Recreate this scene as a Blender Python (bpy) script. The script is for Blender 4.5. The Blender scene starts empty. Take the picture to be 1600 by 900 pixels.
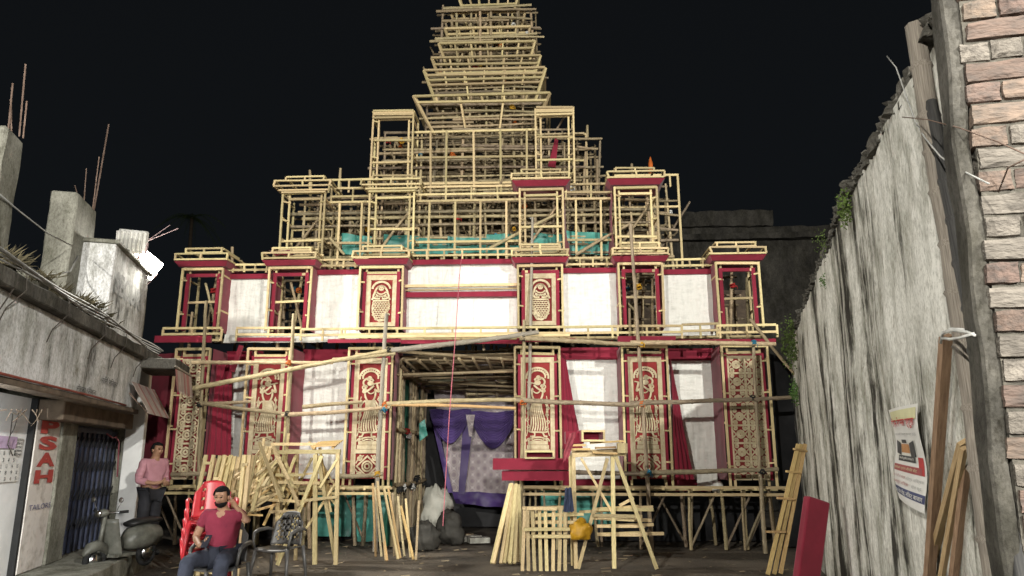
import bpy, bmesh, math, random
from mathutils import Vector, Matrix, Euler, noise
from mathutils.geometry import tessellate_polygon
random.seed(7)
SC = bpy.context.scene
COL = SC.collection
R = math.radians

# ---------------------------------------------------------------- camera
F_PX = 1155.0
PITCH = math.atan(265 / F_PX)
EYE = Vector((0, 0, 1.6))
cam_d = bpy.data.cameras.new('camera'); cam = bpy.data.objects.new('camera', cam_d); COL.objects.link(cam)
cam_d.sensor_width = 36; cam_d.lens = 36 * F_PX / 1600; cam_d.clip_end = 500; cam_d.clip_start = .05
cam.location = EYE; cam.rotation_euler = (R(90) + PITCH, 0, 0)
SC.camera = cam
# ---------------------------------------------------------------- night sky
world = bpy.data.worlds.new('World'); SC.world = world; world.use_nodes = True
nt = world.node_tree; bg = nt.nodes['Background']
tcw = nt.nodes.new('ShaderNodeTexCoord'); sxw = nt.nodes.new('ShaderNodeSeparateXYZ'); nt.links.new(tcw.outputs['Generated'], sxw.inputs[0])
rw = nt.nodes.new('ShaderNodeValToRGB'); ew = rw.color_ramp.elements; ew[0].position = 0; ew[0].color = (.62, .76, .92, 1); ew[1].position = .75; ew[1].color = (.50, .57, .66, 1)   # town glow low down, darker overhead
nt.links.new(sxw.outputs['Z'], rw.inputs[0]); nt.links.new(rw.outputs[0], bg.inputs[0]); bg.inputs[1].default_value = .0092
# ---------------------------------------------------------------- floodlights of the yard (two stand behind the viewer) and an added fill lamp
def spot(name, loc, target, watt, size, col, rad=.12, blend=.5):
    d = bpy.data.lights.new(name, 'SPOT'); d.energy = watt; d.spot_size = R(size); d.spot_blend = blend
    d.shadow_soft_size = rad; d.color = col
    o = bpy.data.objects.new(name, d); COL.objects.link(o); o.location = loc
    o.rotation_euler = (Vector(target) - Vector(loc)).to_track_quat('-Z', 'Y').to_euler()
    return o
spot('floodlight_street', (-5.6, -7.0, 6.3), (1.0, 14, 4.0), 9000, 70, (1, .965, .88), .16)
spot('floodlight_roof', (7.0, -4.0, 8.5), (-1.8, 13, 6.2), 9600, 84, (1, .975, .90), .16)
spot('fill_lamp', (1.2, -9.0, 3.9), (-1.5, 14, 3.2), 7600, 80, (1, .975, .91), .3)  # unseen fill lamp, added to lift the gateway and the shop fascia
SC.view_settings.view_transform = 'Standard'; SC.view_settings.look = 'None'
SC.view_settings.exposure = 0; SC.view_settings.gamma = 1
SC.render.engine = 'CYCLES'; SC.cycles.use_denoising = True; SC.cycles.max_bounces = 6

# ---------------------------------------------------------------- measuring helpers (pixel of the 1600x900 photograph -> point on a plane of the place)
def ray(px, py):
    x = (px - 800) / F_PX; y = (450 - py) / F_PX
    return Vector((x, math.cos(PITCH) - y * math.sin(PITCH), math.sin(PITCH) + y * math.cos(PITCH)))
def on_plane(px, py, p0, n):
    d = ray(px, py); t = (Vector(p0) - EYE).dot(n) / d.dot(n); return EYE + d * t
def at(px, py, Y):
    return on_plane(px, py, (0, Y, 0), Vector((0, 1, 0)))
def foot(px, py, Y):
    p = at(px, py, Y); p.z = 0; return p
class Frame:
    """a local frame standing on the ground: origin, x axis along, y axis to its side"""
    def __init__(s, org, ang):
        s.o = Vector(org); s.ang = ang; s.m = Matrix.Translation(s.o) @ Matrix.Rotation(ang, 4, 'Z'); s.i = s.m.inverted()
        s.y = Vector((-math.sin(ang), math.cos(ang), 0))
    def px(s, px, py, y=0.0):
        return s.i @ on_plane(px, py, s.o + s.y * y, s.y)

# ---------------------------------------------------------------- materials
def new_mat(name):
    m = bpy.data.materials.new(name); m.use_nodes = True
    return m, m.node_tree.nodes, m.node_tree.links, m.node_tree.nodes['Principled BSDF']
def mat(name, col, col2=None, scale=6.0, stretch=(1, 1, 1), rough=.75, bump=.15, rnd=.25, contrast=(.35, .65), sheen=0.0, metallic=0.0, detail=5, spec=.3, bscale=None, hue=0.0, transl=0.0):
    m, N, L, b = new_mat(name)
    if col2 is None: col2 = tuple(c * .62 for c in col)
    tc = N.new('ShaderNodeTexCoord'); oi = N.new('ShaderNodeObjectInfo')
    off = N.new('ShaderNodeVectorMath'); off.operation = 'SCALE'; off.inputs[0].default_value = (37, 53, 71); L.new(oi.outputs['Random'], off.inputs['Scale'])
    add = N.new('ShaderNodeVectorMath'); L.new(tc.outputs['Object'], add.inputs[0]); L.new(off.outputs[0], add.inputs[1])
    mp = N.new('ShaderNodeMapping'); mp.inputs['Scale'].default_value = stretch; L.new(add.outputs[0], mp.inputs['Vector'])
    no = N.new('ShaderNodeTexNoise'); no.inputs['Scale'].default_value = scale; no.inputs['Detail'].default_value = detail; no.inputs['Roughness'].default_value = .62
    L.new(mp.outputs[0], no.inputs['Vector'])
    cr = N.new('ShaderNodeValToRGB'); cr.color_ramp.elements[0].position = contrast[0]; cr.color_ramp.elements[1].position = contrast[1]
    cr.color_ramp.elements[0].color = (*col2, 1); cr.color_ramp.elements[1].color = (*col, 1); L.new(no.outputs[0], cr.inputs[0])
    hs = N.new('ShaderNodeHueSaturation'); L.new(cr.outputs[0], hs.inputs['Color'])
    mr = N.new('ShaderNodeMapRange'); mr.inputs['To Min'].default_value = 1 - rnd; mr.inputs['To Max'].default_value = 1 + rnd
    L.new(oi.outputs['Random'], mr.inputs['Value']); L.new(mr.outputs[0], hs.inputs['Value'])
    if hue:
        mh = N.new('ShaderNodeMapRange'); mh.inputs['To Min'].default_value = .5 - hue; mh.inputs['To Max'].default_value = .5 + hue
        fr = N.new('ShaderNodeMath'); fr.operation = 'FRACT'; mu = N.new('ShaderNodeMath'); mu.operation = 'MULTIPLY'; mu.inputs[1].default_value = 7.31
        L.new(oi.outputs['Random'], mu.inputs[0]); L.new(mu.outputs[0], fr.inputs[0]); L.new(fr.outputs[0], mh.inputs['Value']); L.new(mh.outputs[0], hs.inputs['Hue'])
    L.new(hs.outputs[0], b.inputs['Base Color'])
    b.inputs['Roughness'].default_value = rough; b.inputs['Metallic'].default_value = metallic; b.inputs['Specular IOR Level'].default_value = spec
    if sheen: b.inputs['Sheen Weight'].default_value = sheen
    if bump:
        n2 = N.new('ShaderNodeTexNoise'); n2.inputs['Scale'].default_value = bscale or scale * 3; n2.inputs['Detail'].default_value = 4; L.new(mp.outputs[0], n2.inputs['Vector'])
        bp = N.new('ShaderNodeBump'); bp.inputs['Strength'].default_value = bump; bp.inputs['Distance'].default_value = .02
        L.new(n2.outputs[0], bp.inputs['Height']); L.new(bp.outputs[0], b.inputs['Normal'])
    return m
MT = {}
MT['batten'] = mat('pale_timber', (.66, .54, .30), (.44, .34, .175), 3, (2, 2, 7), .7, .05, .32, hue=.012)
MT['batten2'] = mat('yellow_timber', (.58, .41, .19), (.40, .26, .11), 3, (2, 2, 9), .7, .05, .25, hue=.01)
MT['bamboo'] = mat('weathered_bamboo', (.46, .37, .22), (.24, .185, .11), 2.2, (1.2, 1.2, 14), .6, .1, .35, hue=.015)
MT['bamboo_old'] = mat('old_bamboo', (.31, .25, .165), (.16, .125, .085), 2.2, (1.2, 1.2, 14), .65, .1, .35, hue=.015)
MT['bamboo_grey'] = mat('grey_bamboo', (.42, .38, .31), (.17, .145, .115), 2.5, (3, 3, 5), .7, .3, .08, contrast=(.3, .7))
MT['bamboo_black'] = mat('black_bamboo', (.045, .043, .04), (.015, .015, .015), 2.5, (3, 3, 9), .55, .2, .1)
MT['red'] = mat('crimson_cloth', (.26, .016, .04), (.19, .011, .028), 2.2, (1, 1, 1), .8, .06, .10, sheen=.2, bscale=14)
MT['maroon'] = mat('dark_red_cloth', (.20, .012, .03), (.14, .008, .02), 2.2, (1, 1, 1), .85, .06, .06, sheen=.2, bscale=14)
MT['relief'] = mat('cream_cut_foam', (.62, .53, .36), (.45, .36, .22), 9, (1, 1, 1), .8, .15, .08)
MT['relief_back'] = mat('relief_red_ground', (.26, .03, .03), (.18, .02, .02), 6, rough=.85, bump=.05)
MT['teal'] = mat('teal_tarpaulin', (.10, .36, .30), (.05, .20, .17), 3, rough=.4, bump=.3, rnd=.2, bscale=7)
MT['green_net'] = mat('green_net', (.05, .22, .14), (.02, .10, .07), 5, rough=.8, bump=.2)
MT['dark'] = mat('soot_black_tarp', (.022, .022, .024), (.01, .01, .011), 3, rough=.6, bump=.3, bscale=6)
MT['lash_red'] = mat('red_cord', (.45, .03, .03), rnd=.2, rough=.8)
MT['lash_blue'] = mat('blue_cord', (.03, .20, .32), rnd=.2, rough=.8)
MT['lash_yellow'] = mat('yellow_cord', (.60, .33, .03), rnd=.2, rough=.8)
MT['lash_black'] = mat('black_cord', (.02, .02, .02), rnd=.2, rough=.8)
MT['lash_orange'] = mat('orange_cord', (.55, .13, .02), rnd=.2, rough=.8)
MT['lash_white'] = mat('white_cord', (.75, .75, .72), rnd=.1, rough=.6)

# ---------------------------------------------------------------- objects
def tag(o, label=None, cat=None, group=None, kind=None):
    if label: o['label'] = label
    if cat: o['category'] = cat
    if group: o['group'] = group
    if kind: o['kind'] = kind
    return o
def link(o, parent=None):
    COL.objects.link(o)
    if parent is not None: o.parent = parent
    return o
def empty(name, loc=(0, 0, 0), rz=0.0, parent=None):
    o = bpy.data.objects.new(name, None); o.empty_display_size = .1; o.location = loc; o.rotation_euler = (0, 0, rz)
    return link(o, parent)
def thing(name, label, cat, loc=(0, 0, 0), rz=0.0, group=None):
    return tag(empty(name, loc, rz), label, cat, group)
class MB:
    def __init__(s): s.v = []; s.f = []; s.mi = []; s.cur = 0
    def _add(s, vs, fs):
        n = len(s.v); s.v += [tuple(p) for p in vs]; s.f += [tuple(i + n for i in f) for f in fs]; s.mi += [s.cur] * len(fs); return s
    def box(s, a, b):
        x0, y0, z0 = a; x1, y1, z1 = b
        return s._add([(x0, y0, z0), (x1, y0, z0), (x1, y1, z0), (x0, y1, z0), (x0, y0, z1), (x1, y0, z1), (x1, y1, z1), (x0, y1, z1)],
                      [(0, 3, 2, 1), (4, 5, 6, 7), (0, 1, 5, 4), (1, 2, 6, 5), (2, 3, 7, 6), (3, 0, 4, 7)])
    def bar(s, a, b, w, h=None):
        h = h or w; m = aim(a, b, w, h)
        vs = [m @ Vector(p) for p in ((-.5, -.5, 0), (.5, -.5, 0), (.5, .5, 0), (-.5, .5, 0), (-.5, -.5, 1), (.5, -.5, 1), (.5, .5, 1), (-.5, .5, 1))]
        return s._add(vs, [(0, 3, 2, 1), (4, 5, 6, 7), (0, 1, 5, 4), (1, 2, 6, 5), (2, 3, 7, 6), (3, 0, 4, 7)])
    def tube(s, pts, rad, n=6, cap=True):
        pts = [Vector(p) for p in pts]; k = len(pts)
        if not hasattr(rad, '__len__'): rad = [rad] * k
        vs = []; up = None
        for i, p in enumerate(pts):
            d = (pts[min(i + 1, k - 1)] - pts[max(i - 1, 0)]).normalized()
            if up is None:
                up = d.orthogonal().normalized()
            up = (up - d * up.dot(d)).normalized(); sd = d.cross(up)
            for j in range(n):
                a = 2 * math.pi * j / n; vs.append(p + (up * math.cos(a) + sd * math.sin(a)) * rad[i])
        fs = []
        for i in range(k - 1):
            for j in range(n):
                j2 = (j + 1) % n; fs.append((i * n + j, i * n + j2, (i + 1) * n + j2, (i + 1) * n + j))
        if cap: fs += [tuple(reversed(range(n))), tuple(range((k - 1) * n, k * n))]
        return s._add(vs, fs)
    def ball(s, c, r, n=8, m=6):
        c = Vector(c); r = (r, r, r) if not hasattr(r, '__len__') else r
        vs = [c + Vector((0, 0, r[2]))]
        for i in range(1, m):
            t = math.pi * i / m
            for j in range(n):
                a = 2 * math.pi * j / n; vs.append(c + Vector((math.sin(t) * math.cos(a) * r[0], math.sin(t) * math.sin(a) * r[1], math.cos(t) * r[2])))
        vs.append(c - Vector((0, 0, r[2]))); fs = []
        for j in range(n): fs.append((0, 1 + j, 1 + (j + 1) % n))
        for i in range(m - 2):
            for j in range(n):
                a = 1 + i * n + j; b = 1 + i * n + (j + 1) % n; fs.append((a, a + n, b + n, b))
        l = len(vs) - 1; q = 1 + (m - 2) * n
        for j in range(n): fs.append((l, q + (j + 1) % n, q + j))
        return s._add(vs, fs)
    def ribbon(s, pts, w, y0, y1, closed=False):
        """raised strip along a path in the x,z plane, standing proud towards -y"""
        P = [Vector((p[0], p[1])) for p in pts]; k = len(P); vs = []
        for i, p in enumerate(P):
            a = P[(i - 1) % k] if (closed or i) else p; b = P[(i + 1) % k] if (closed or i < k - 1) else p
            d = (b - a); d = d.normalized() if d.length > 1e-6 else Vector((1, 0)); nrm = Vector((-d.y, d.x)) * w / 2
            for q in (p + nrm, p - nrm): vs += [(q.x, -y0, q.y), (q.x, -y1, q.y)]
        fs = []
        for i in range(k if closed else k - 1):
            a = i * 4; b = ((i + 1) % k) * 4
            fs += [(a + 1, a + 3, b + 3, b + 1), (a, a + 1, b + 1, b), (a + 2, b + 2, b + 3, a + 3)]
        if not closed: fs += [(0, 2, 3, 1), (k * 4 - 4, k * 4 - 3, k * 4 - 1, k * 4 - 2)]
        return s._add(vs, fs)
    def fill(s, pts, y0, y1):
        k = len(pts); vs = [(p[0], -y1, p[1]) for p in pts] + [(p[0], -y0, p[1]) for p in pts]
        fs = [tuple(t) for t in tessellate_polygon([[Vector((p[0], p[1], 0)) for p in pts]])]
        fs += [(i, (i + 1) % k, (i + 1) % k + k, i + k) for i in range(k)]
        return s._add(vs, fs)
    def mesh(s, name, mats, smooth=False):
        me = bpy.data.meshes.new(name); me.from_pydata(s.v, [], s.f)
        for m in (mats if isinstance(mats, (list, tuple)) else [mats]): me.materials.append(m)
        if any(s.mi): me.polygons.foreach_set('material_index', s.mi)
        bm = bmesh.new(); bm.from_mesh(me); bmesh.ops.recalc_face_normals(bm, faces=bm.faces); bm.to_mesh(me); bm.free()
        if smooth: me.polygons.foreach_set('use_smooth', [True] * len(me.polygons))
        return me
    def build(s, name, mats, parent=None, smooth=False):
        return link(bpy.data.objects.new(name, s.mesh(name, mats, smooth)), parent)
def aim(a, b, w, h, roll=0.0):
    a = Vector(a); b = Vector(b); d = b - a; L = d.length; d = d / L
    x = d.cross(Vector((0, 0, 1)))
    x = Vector((1, 0, 0)) if x.length < .05 else x.normalized()
    if abs(d.z) > .9: x = (Vector((1, 0, 0)) - d * d.x).normalized()
    y = d.cross(x)
    m = Matrix((x, y, d)).transposed().to_4x4()
    if roll: m = m @ Matrix.Rotation(roll, 4, 'Z')
    return Matrix.Translation(a) @ m @ Matrix.Diagonal((w, h, L, 1))
_unit = {}
def unit_batten(mt):
    k = ('b', mt)
    if k not in _unit:
        m = MB(); m.box((-.5, -.5, 0), (.5, .5, 1)); _unit[k] = m.mesh('batten', MT[mt])
    return _unit[k]
def unit_bamboo(mt, L):
    n = 3 if L < .8 else 6 if L < 1.8 else 10 if L < 3.2 else 16
    k = ('p', mt, n, random.randrange(3))
    if k not in _unit:
        rg = random.Random(str(k)); m = MB(); pts = []; rad = []
        bx, by = rg.uniform(-1, 1), rg.uniform(-1, 1)
        z = 0.0; stops = [0.0]
        for i in range(1, n): stops.append((i + rg.uniform(-.18, .18)) / n)
        stops.append(1.0)
        for i, t in enumerate(stops):
            q = math.sin(t * math.pi) * .55; w = (rg.uniform(-.12, .12), rg.uniform(-.12, .12)); tp = 1.12 - .26 * t
            c = Vector((bx * q + w[0], by * q + w[1], t))
            if 0 < i < n:
                e = .012 * 6 / n
                pts += [c - Vector((0, 0, e)), c, c + Vector((0, 0, e))]; rad += [.97 * tp, 1.16 * tp, .97 * tp]
            else: pts.append(c); rad.append(tp)
        # rings stay level so that stretching the pole keeps them round
        vs = []
        N = 8
        for p, r in zip(pts, rad):
            for j in range(N):
                a = 2 * math.pi * j / N; vs.append((p.x + math.cos(a) * r, p.y + math.sin(a) * r, p.z))
        fs = []
        for i in range(len(pts) - 1):
            for j in range(N): fs.append((i * N + j, i * N + (j + 1) % N, (i + 1) * N + (j + 1) % N, (i + 1) * N + j))
        fs += [tuple(reversed(range(N))), tuple(range((len(pts) - 1) * N, len(pts) * N))]
        m._add(vs, fs); _unit[k] = m.mesh('bamboo_pole', MT[mt], True)
    return _unit[k]
def stick(name, a, b, w, h=None, mt='batten', parent=None, roll=0.0):
    o = bpy.data.objects.new(name, unit_batten(mt)); link(o, parent); o.matrix_basis = aim(a, b, w, h or w, roll); return o
def pole(name, a, b, r, mt='bamboo', parent=None):
    L = (Vector(b) - Vector(a)).length
    o = bpy.data.objects.new(name, unit_bamboo(mt, L)); link(o, parent); o.matrix_basis = aim(a, b, r, r, random.uniform(0, 6)); return o
def lash(c, r, mt, parent, name='lashing'):
    k = ('l', mt, random.randrange(3))
    if k not in _unit:
        rg = random.Random(str(k)); m = MB()
        for i in range(4):
            t = [rg.uniform(-.5, .5) for _ in range(3)]; pts = []
            for j in range(9):
                a = 2 * math.pi * j / 8; p = Vector((math.cos(a), math.sin(a), (i - 1.5) * .38)); pts.append(Euler(t).to_matrix() @ p)
            m.tube(pts, .22, 5)
        m.tube([(0.8, -.6, 0), (1.2, -1, -.5), (1.1, -1.1, -1.6)], [.16, .14, .08], 5)
        m.tube([(-.6, -.8, 0), (-1.1, -1, -.9)], [.16, .08], 5)
        _unit[k] = m.mesh('lashing', MT[mt], True)
    o = bpy.data.objects.new(name, _unit[k]); link(o, parent)
    o.location = c; o.scale = (r, r, r * 1.1); o.rotation_euler = (random.uniform(-.3, .3), random.uniform(-.3, .3), random.uniform(-.8, .8)); return o
def cloth(name, p00, p10, p11, p01, nx, ny, amp, mt, parent=None, freq=2.2, seed=0, folds=0.0, nfold=6, nrm=None):
    p00, p10, p11, p01 = map(Vector, (p00, p10, p11, p01))
    nrm = nrm or (p10 - p00).cross(p01 - p00).normalized(); m = MB(); vs = []
    for j in range(ny + 1):
        for i in range(nx + 1):
            a = i / nx; b = j / ny
            p = (p00 * (1 - a) + p10 * a) * (1 - b) + (p01 * (1 - a) + p11 * a) * b
            n = noise.noise(p * freq + Vector((seed * 9.1, seed * 3.7, 0))) + .5 * noise.noise(p * freq * 2.7 + Vector((seed, 0, seed * 5)))
            vs.append(p + nrm * (amp * n + folds * math.sin(a * nfold * 2 * math.pi + 1.3 * math.sin(b * 3 + seed))))
    fs = [(j * (nx + 1) + i, j * (nx + 1) + i + 1, (j + 1) * (nx + 1) + i + 1, (j + 1) * (nx + 1) + i) for j in range(ny) for i in range(nx)]
    m._add(vs, fs); return m.build(name, MT[mt] if isinstance(mt, str) else mt, parent, True)
J = lambda s=.01: random.uniform(-s, s)
_font_mesh = {}
def text_verts(body, bold=0.0):
    cu = bpy.data.curves.new('lettering', 'FONT'); cu.body = body; cu.size = 1; cu.offset = bold; cu.resolution_u = 3
    o = bpy.data.objects.new('lettering', cu); COL.objects.link(o)
    dg = bpy.context.evaluated_depsgraph_get(); me = bpy.data.meshes.new_from_object(o.evaluated_get(dg))
    v = [tuple(p.co) for p in me.vertices]; f = [tuple(p.vertices) for p in me.polygons]
    bpy.data.objects.remove(o); bpy.data.curves.remove(cu); bpy.data.meshes.remove(me)
    return v, f
def lettering(name, body, fn, mt, parent, bold=0.0):
    """lettering spread over the unit square, fn maps (a, b) to a point"""
    v, f = text_verts(body, bold)
    if not v: return None
    xs = [p[0] for p in v]; ys = [p[1] for p in v]; x0, x1, y0, y1 = min(xs), max(xs), min(ys), max(ys)
    me = bpy.data.meshes.new(name); me.from_pydata([tuple(fn((p[0] - x0) / (x1 - x0 + 1e-6), (p[1] - y0) / (y1 - y0 + 1e-6))) for p in v], [], f)
    me.materials.append(MT[mt]); return link(bpy.data.objects.new(name, me), parent)
# ================================================================ ground
def ground_material():
    m, N, L, b = new_mat('packed_earth')
    tc = N.new('ShaderNodeTexCoord'); n1 = N.new('ShaderNodeTexNoise'); n1.inputs['Scale'].default_value = .9; n1.inputs['Detail'].default_value = 9
    n2 = N.new('ShaderNodeTexNoise'); n2.inputs['Scale'].default_value = 26; n2.inputs['Detail'].default_value = 6
    for n in (n1, n2): L.new(tc.outputs['Object'], n.inputs['Vector'])
    cr = N.new('ShaderNodeValToRGB'); e = cr.color_ramp.elements; e[0].position = .32; e[0].color = (.05, .042, .033, 1); e[1].position = .7; e[1].color = (.17, .14, .105, 1); L.new(n1.outputs[0], cr.inputs[0])
    mx = N.new('ShaderNodeMix'); mx.data_type = 'RGBA'; mx.blend_type = 'OVERLAY'; mx.inputs[0].default_value = .6; L.new(cr.outputs[0], mx.inputs[6]); L.new(n2.outputs[0], mx.inputs[7]); L.new(mx.outputs[2], b.inputs['Base Color'])
    b.inputs['Roughness'].default_value = .9
    bp = N.new('ShaderNodeBump'); bp.inputs['Strength'].default_value = .6; bp.inputs['Distance'].default_value = .03; L.new(n2.outputs[0], bp.inputs['Height']); L.new(bp.outputs[0], b.inputs['Normal'])
    return m
def make_ground():
    m = MB(); n = 90; vs = []
    def c(i): t = (i / n) * 2 - 1; return math.copysign(abs(t) ** 3, t) * 150 + t * 12
    for j in range(n + 1):
        for i in range(n + 1):
            x = c(i); y = c(j) + 11; vs.append((x, y, .03 * noise.noise(Vector((x * .8, y * .8, 0))) - .035))
    m._add(vs, [(j * (n + 1) + i, j * (n + 1) + i + 1, (j + 1) * (n + 1) + i + 1, (j + 1) * (n + 1) + i) for j in range(n) for i in range(n)])
    o = m.build('ground', ground_material(), None, True); tag(o, 'packed bare earth of the yard in front of the pandal', 'ground', kind='structure')
make_ground()

# ================================================================ pandal
PSI = R(2.5)
PF = Frame((-1.0, 14, 0), -PSI)
def pl(px, py, v): p = PF.px(px, py, v); return p.x, p.z
def pv(px, py, v): return PF.px(px, py, v)
PAN = thing('festival_pandal', 'tall unfinished stepped temple gateway of pale battens, bamboo, red and white cloth', 'pandal', PF.o, PF.ang)

def cloth_white_material():
    m, N, L, b = new_mat('white_silk_cloth')
    tc = N.new('ShaderNodeTexCoord'); oi = N.new('ShaderNodeObjectInfo')
    add = N.new('ShaderNodeVectorMath'); L.new(tc.outputs['Object'], add.inputs[0]); sc = N.new('ShaderNodeVectorMath'); sc.operation = 'SCALE'; sc.inputs[0].default_value = (31, 17, 23); L.new(oi.outputs['Random'], sc.inputs['Scale']); L.new(sc.outputs[0], add.inputs[1])
    mp = N.new('ShaderNodeMapping'); mp.inputs['Scale'].default_value = (8, 1, 1.2); L.new(add.outputs[0], mp.inputs[0])
    n1 = N.new('ShaderNodeTexNoise'); n1.inputs['Scale'].default_value = 1.6; n1.inputs['Detail'].default_value = 5; L.new(mp.outputs[0], n1.inputs['Vector'])
    mp2 = N.new('ShaderNodeMapping'); mp2.inputs['Scale'].default_value = (3, 1, 9); L.new(add.outputs[0], mp2.inputs[0])
    n2 = N.new('ShaderNodeTexNoise'); n2.inputs['Scale'].default_value = 1.5; n2.inputs['Detail'].default_value = 4; L.new(mp2.outputs[0], n2.inputs['Vector'])
    ad = N.new('ShaderNodeMath'); L.new(n1.outputs[0], ad.inputs[0]); L.new(n2.outputs[0], ad.inputs[1])
    cr = N.new('ShaderNodeValToRGB'); e = cr.color_ramp.elements; e[0].position = .65; e[0].color = (.62, .62, .57, 1); e[1].position = 1.2; e[1].color = (.78, .775, .72, 1); L.new(ad.outputs[0], cr.inputs[0]); L.new(cr.outputs[0], b.inputs['Base Color'])
    b.inputs['Roughness'].default_value = .42; b.inputs['Specular IOR Level'].default_value = .5
    bp = N.new('ShaderNodeBump'); bp.inputs['Strength'].default_value = .6; bp.inputs['Distance'].default_value = .04; L.new(ad.outputs[0], bp.inputs['Height']); L.new(bp.outputs[0], b.inputs['Normal'])
    return m
MT['white'] = cloth_white_material()

def bx(name, a, b, mt, parent):
    m = MB(); m.box(a, b); return m.build(name, MT[mt], parent)
def bat(name, a, b, w=.036, h=None, parent=None, mt='batten'):
    a = Vector(a) + Vector((J(), J(.006), J())); b = Vector(b) + Vector((J(), J(.006), J()))
    return stick(name, a, b, w, h, mt, parent)

# ---- relief ornaments
def arc(cx, cz, r, a0, a1, n=14, rz=None): return [(cx + math.cos(R(a0 + (a1 - a0) * i / n)) * r, cz + math.sin(R(a0 + (a1 - a0) * i / n)) * (rz or r)) for i in range(n + 1)]
def circ(cx, cz, r, n=16): return arc(cx, cz, r, 0, 360, n)[:-1]
def spiral(cx, cz, r, turns, a0, sgn=1, n=16): return [(cx + math.cos(R(a0 + sgn * 360 * turns * i / n)) * r * (1 - .85 * i / n), cz + math.sin(R(a0 + sgn * 360 * turns * i / n)) * r * (1 - .85 * i / n)) for i in range(n + 1)]
def bez(p, n=8):
    out = []
    for i in range(n + 1):
        t = i / n
        q = [Vector(x) for x in p]
        while len(q) > 1: q = [q[k] * (1 - t) + q[k + 1] * t for k in range(len(q) - 1)]
        out.append((q[0].x, q[0].y))
    return out
D0, D1 = .012, .034
def rib(m, pts, w, closed=False, hi=0.0): m.ribbon(pts, w * 1.38 if w < .028 else w * 1.15, D0, D1 + hi, closed)
def square_motif(m, cx, z0, a, h):
    cz = z0 + h / 2
    rib(m, [(cx - a * .86, cz), (cx, cz + h * .43), (cx + a * .86, cz), (cx, cz - h * .43)], .035, True)
    rib(m, circ(cx, cz, a * .40), .028, True); rib(m, circ(cx, cz, a * .2, 10), .022, True)
    for sx in (-1, 1):
        for sz in (-1, 1):
            rib(m, spiral(cx + sx * a * .66, cz + sz * h * .34, a * .24, 1.4, 90 * sz, sx * sz), .02)
            rib(m, bez([(cx + sx * a * .95, cz + sz * h * .12), (cx + sx * a * .8, cz + sz * h * .3), (cx + sx * a * .3, cz + sz * h * .46)]), .016)
def dancer(m, cx, z0, a, h, s):
    """flute player in a scarf skirt under an arch"""
    T = z0 + h
    q = lambda x, z: (cx + s * x * a / .19, z0 + z * h / 1.45)
    Q = lambda L: [q(*p) for p in L]
    for r, w in ((.175, .03), (.125, .022)): rib(m, Q(arc(0, 1.23, r, -12, 192, 16)), w)
    for i in range(11):
        t = R(15 * i + 15); rib(m, Q([(math.cos(t) * .138, 1.23 + math.sin(t) * .138), (math.cos(t) * .162, 1.23 + math.sin(t) * .162)]), .012)
    m.fill(Q(circ(.0, 1.115, .052, 12)), D0, D1); rib(m, Q(arc(-.03, 1.13, .085, 20, 260, 14)), .03); rib(m, Q(spiral(-.09, 1.03, .05, 1.3, 40)), .018); rib(m, Q(spiral(-.02, 1.22, .05, 1.2, 200)), .016)
    rib(m, Q([(-.03, 1.08), (.17, 1.13)]), .016, hi=.012)                                                   # flute
    rib(m, Q(bez([(-.07, 1.02), (-.16, .95), (-.12, .86), (.06, 1.07)])), .028, hi=.008)
    rib(m, Q(bez([(.07, 1.0), (.17, .94), (.15, .9), (.11, 1.1)])), .026, hi=.008)
    rib(m, Q(bez([(-.085, 1.0), (-.09, .86), (-.04, .78)])), .024); rib(m, Q(bez([(.085, .99), (.1, .85), (.05, .78)])), .024)
    rib(m, Q(bez([(-.06, 1.0), (.0, .84), (.09, .98)])), .016); rib(m, Q([(-.09, .77), (.1, .77)]), .03)
    for i in range(7):
        x = -.09 + .03 * i
        rib(m, Q(bez([(x * .7, .76), (x * 1.0 + .07, .58), (x * 1.2 - .05, .40), (x * 1.35 + .01, .20)])), .019)
    rib(m, Q(bez([(.09, .77), (.2, .62), (.09, .55), (.17, .42)])), .022); rib(m, Q(bez([(-.09, .77), (-.2, .66), (-.1, .5), (-.16, .44)])), .02)
    rib(m, Q(bez([(-.17, .2), (-.08, .12), (.0, .24), (.09, .12), (.17, .22)])), .028); rib(m, Q([(-.08, .16), (-.1, .1), (-.15, .09)]), .028); rib(m, Q([(.05, .16), (.05, .1), (.12, .09)]), .028)
    for sx in (-1, 1):                                 # vine scrolls that fill the ground beside the figure
        for k in range(5): rib(m, Q(spiral(sx * .155, .24 + k * .13 + (.04 if sx > 0 else 0), .034, 1.1, 90 + 180 * (k % 2), sx)), .012)
        rib(m, Q(bez([(sx * .18, .1), (sx * .12, .35), (sx * .19, .6), (sx * .14, .86)], 10)), .012)
    rib(m, Q(arc(0, -.02, .16, 15, 165, 10, .1)), .02); rib(m, Q(arc(0, -.02, .1, 10, 170, 10, .06)), .016)
    for x in (-.13, .13): rib(m, Q(arc(x, 0, .05, 0, 180, 8, .06)), .016)
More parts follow.
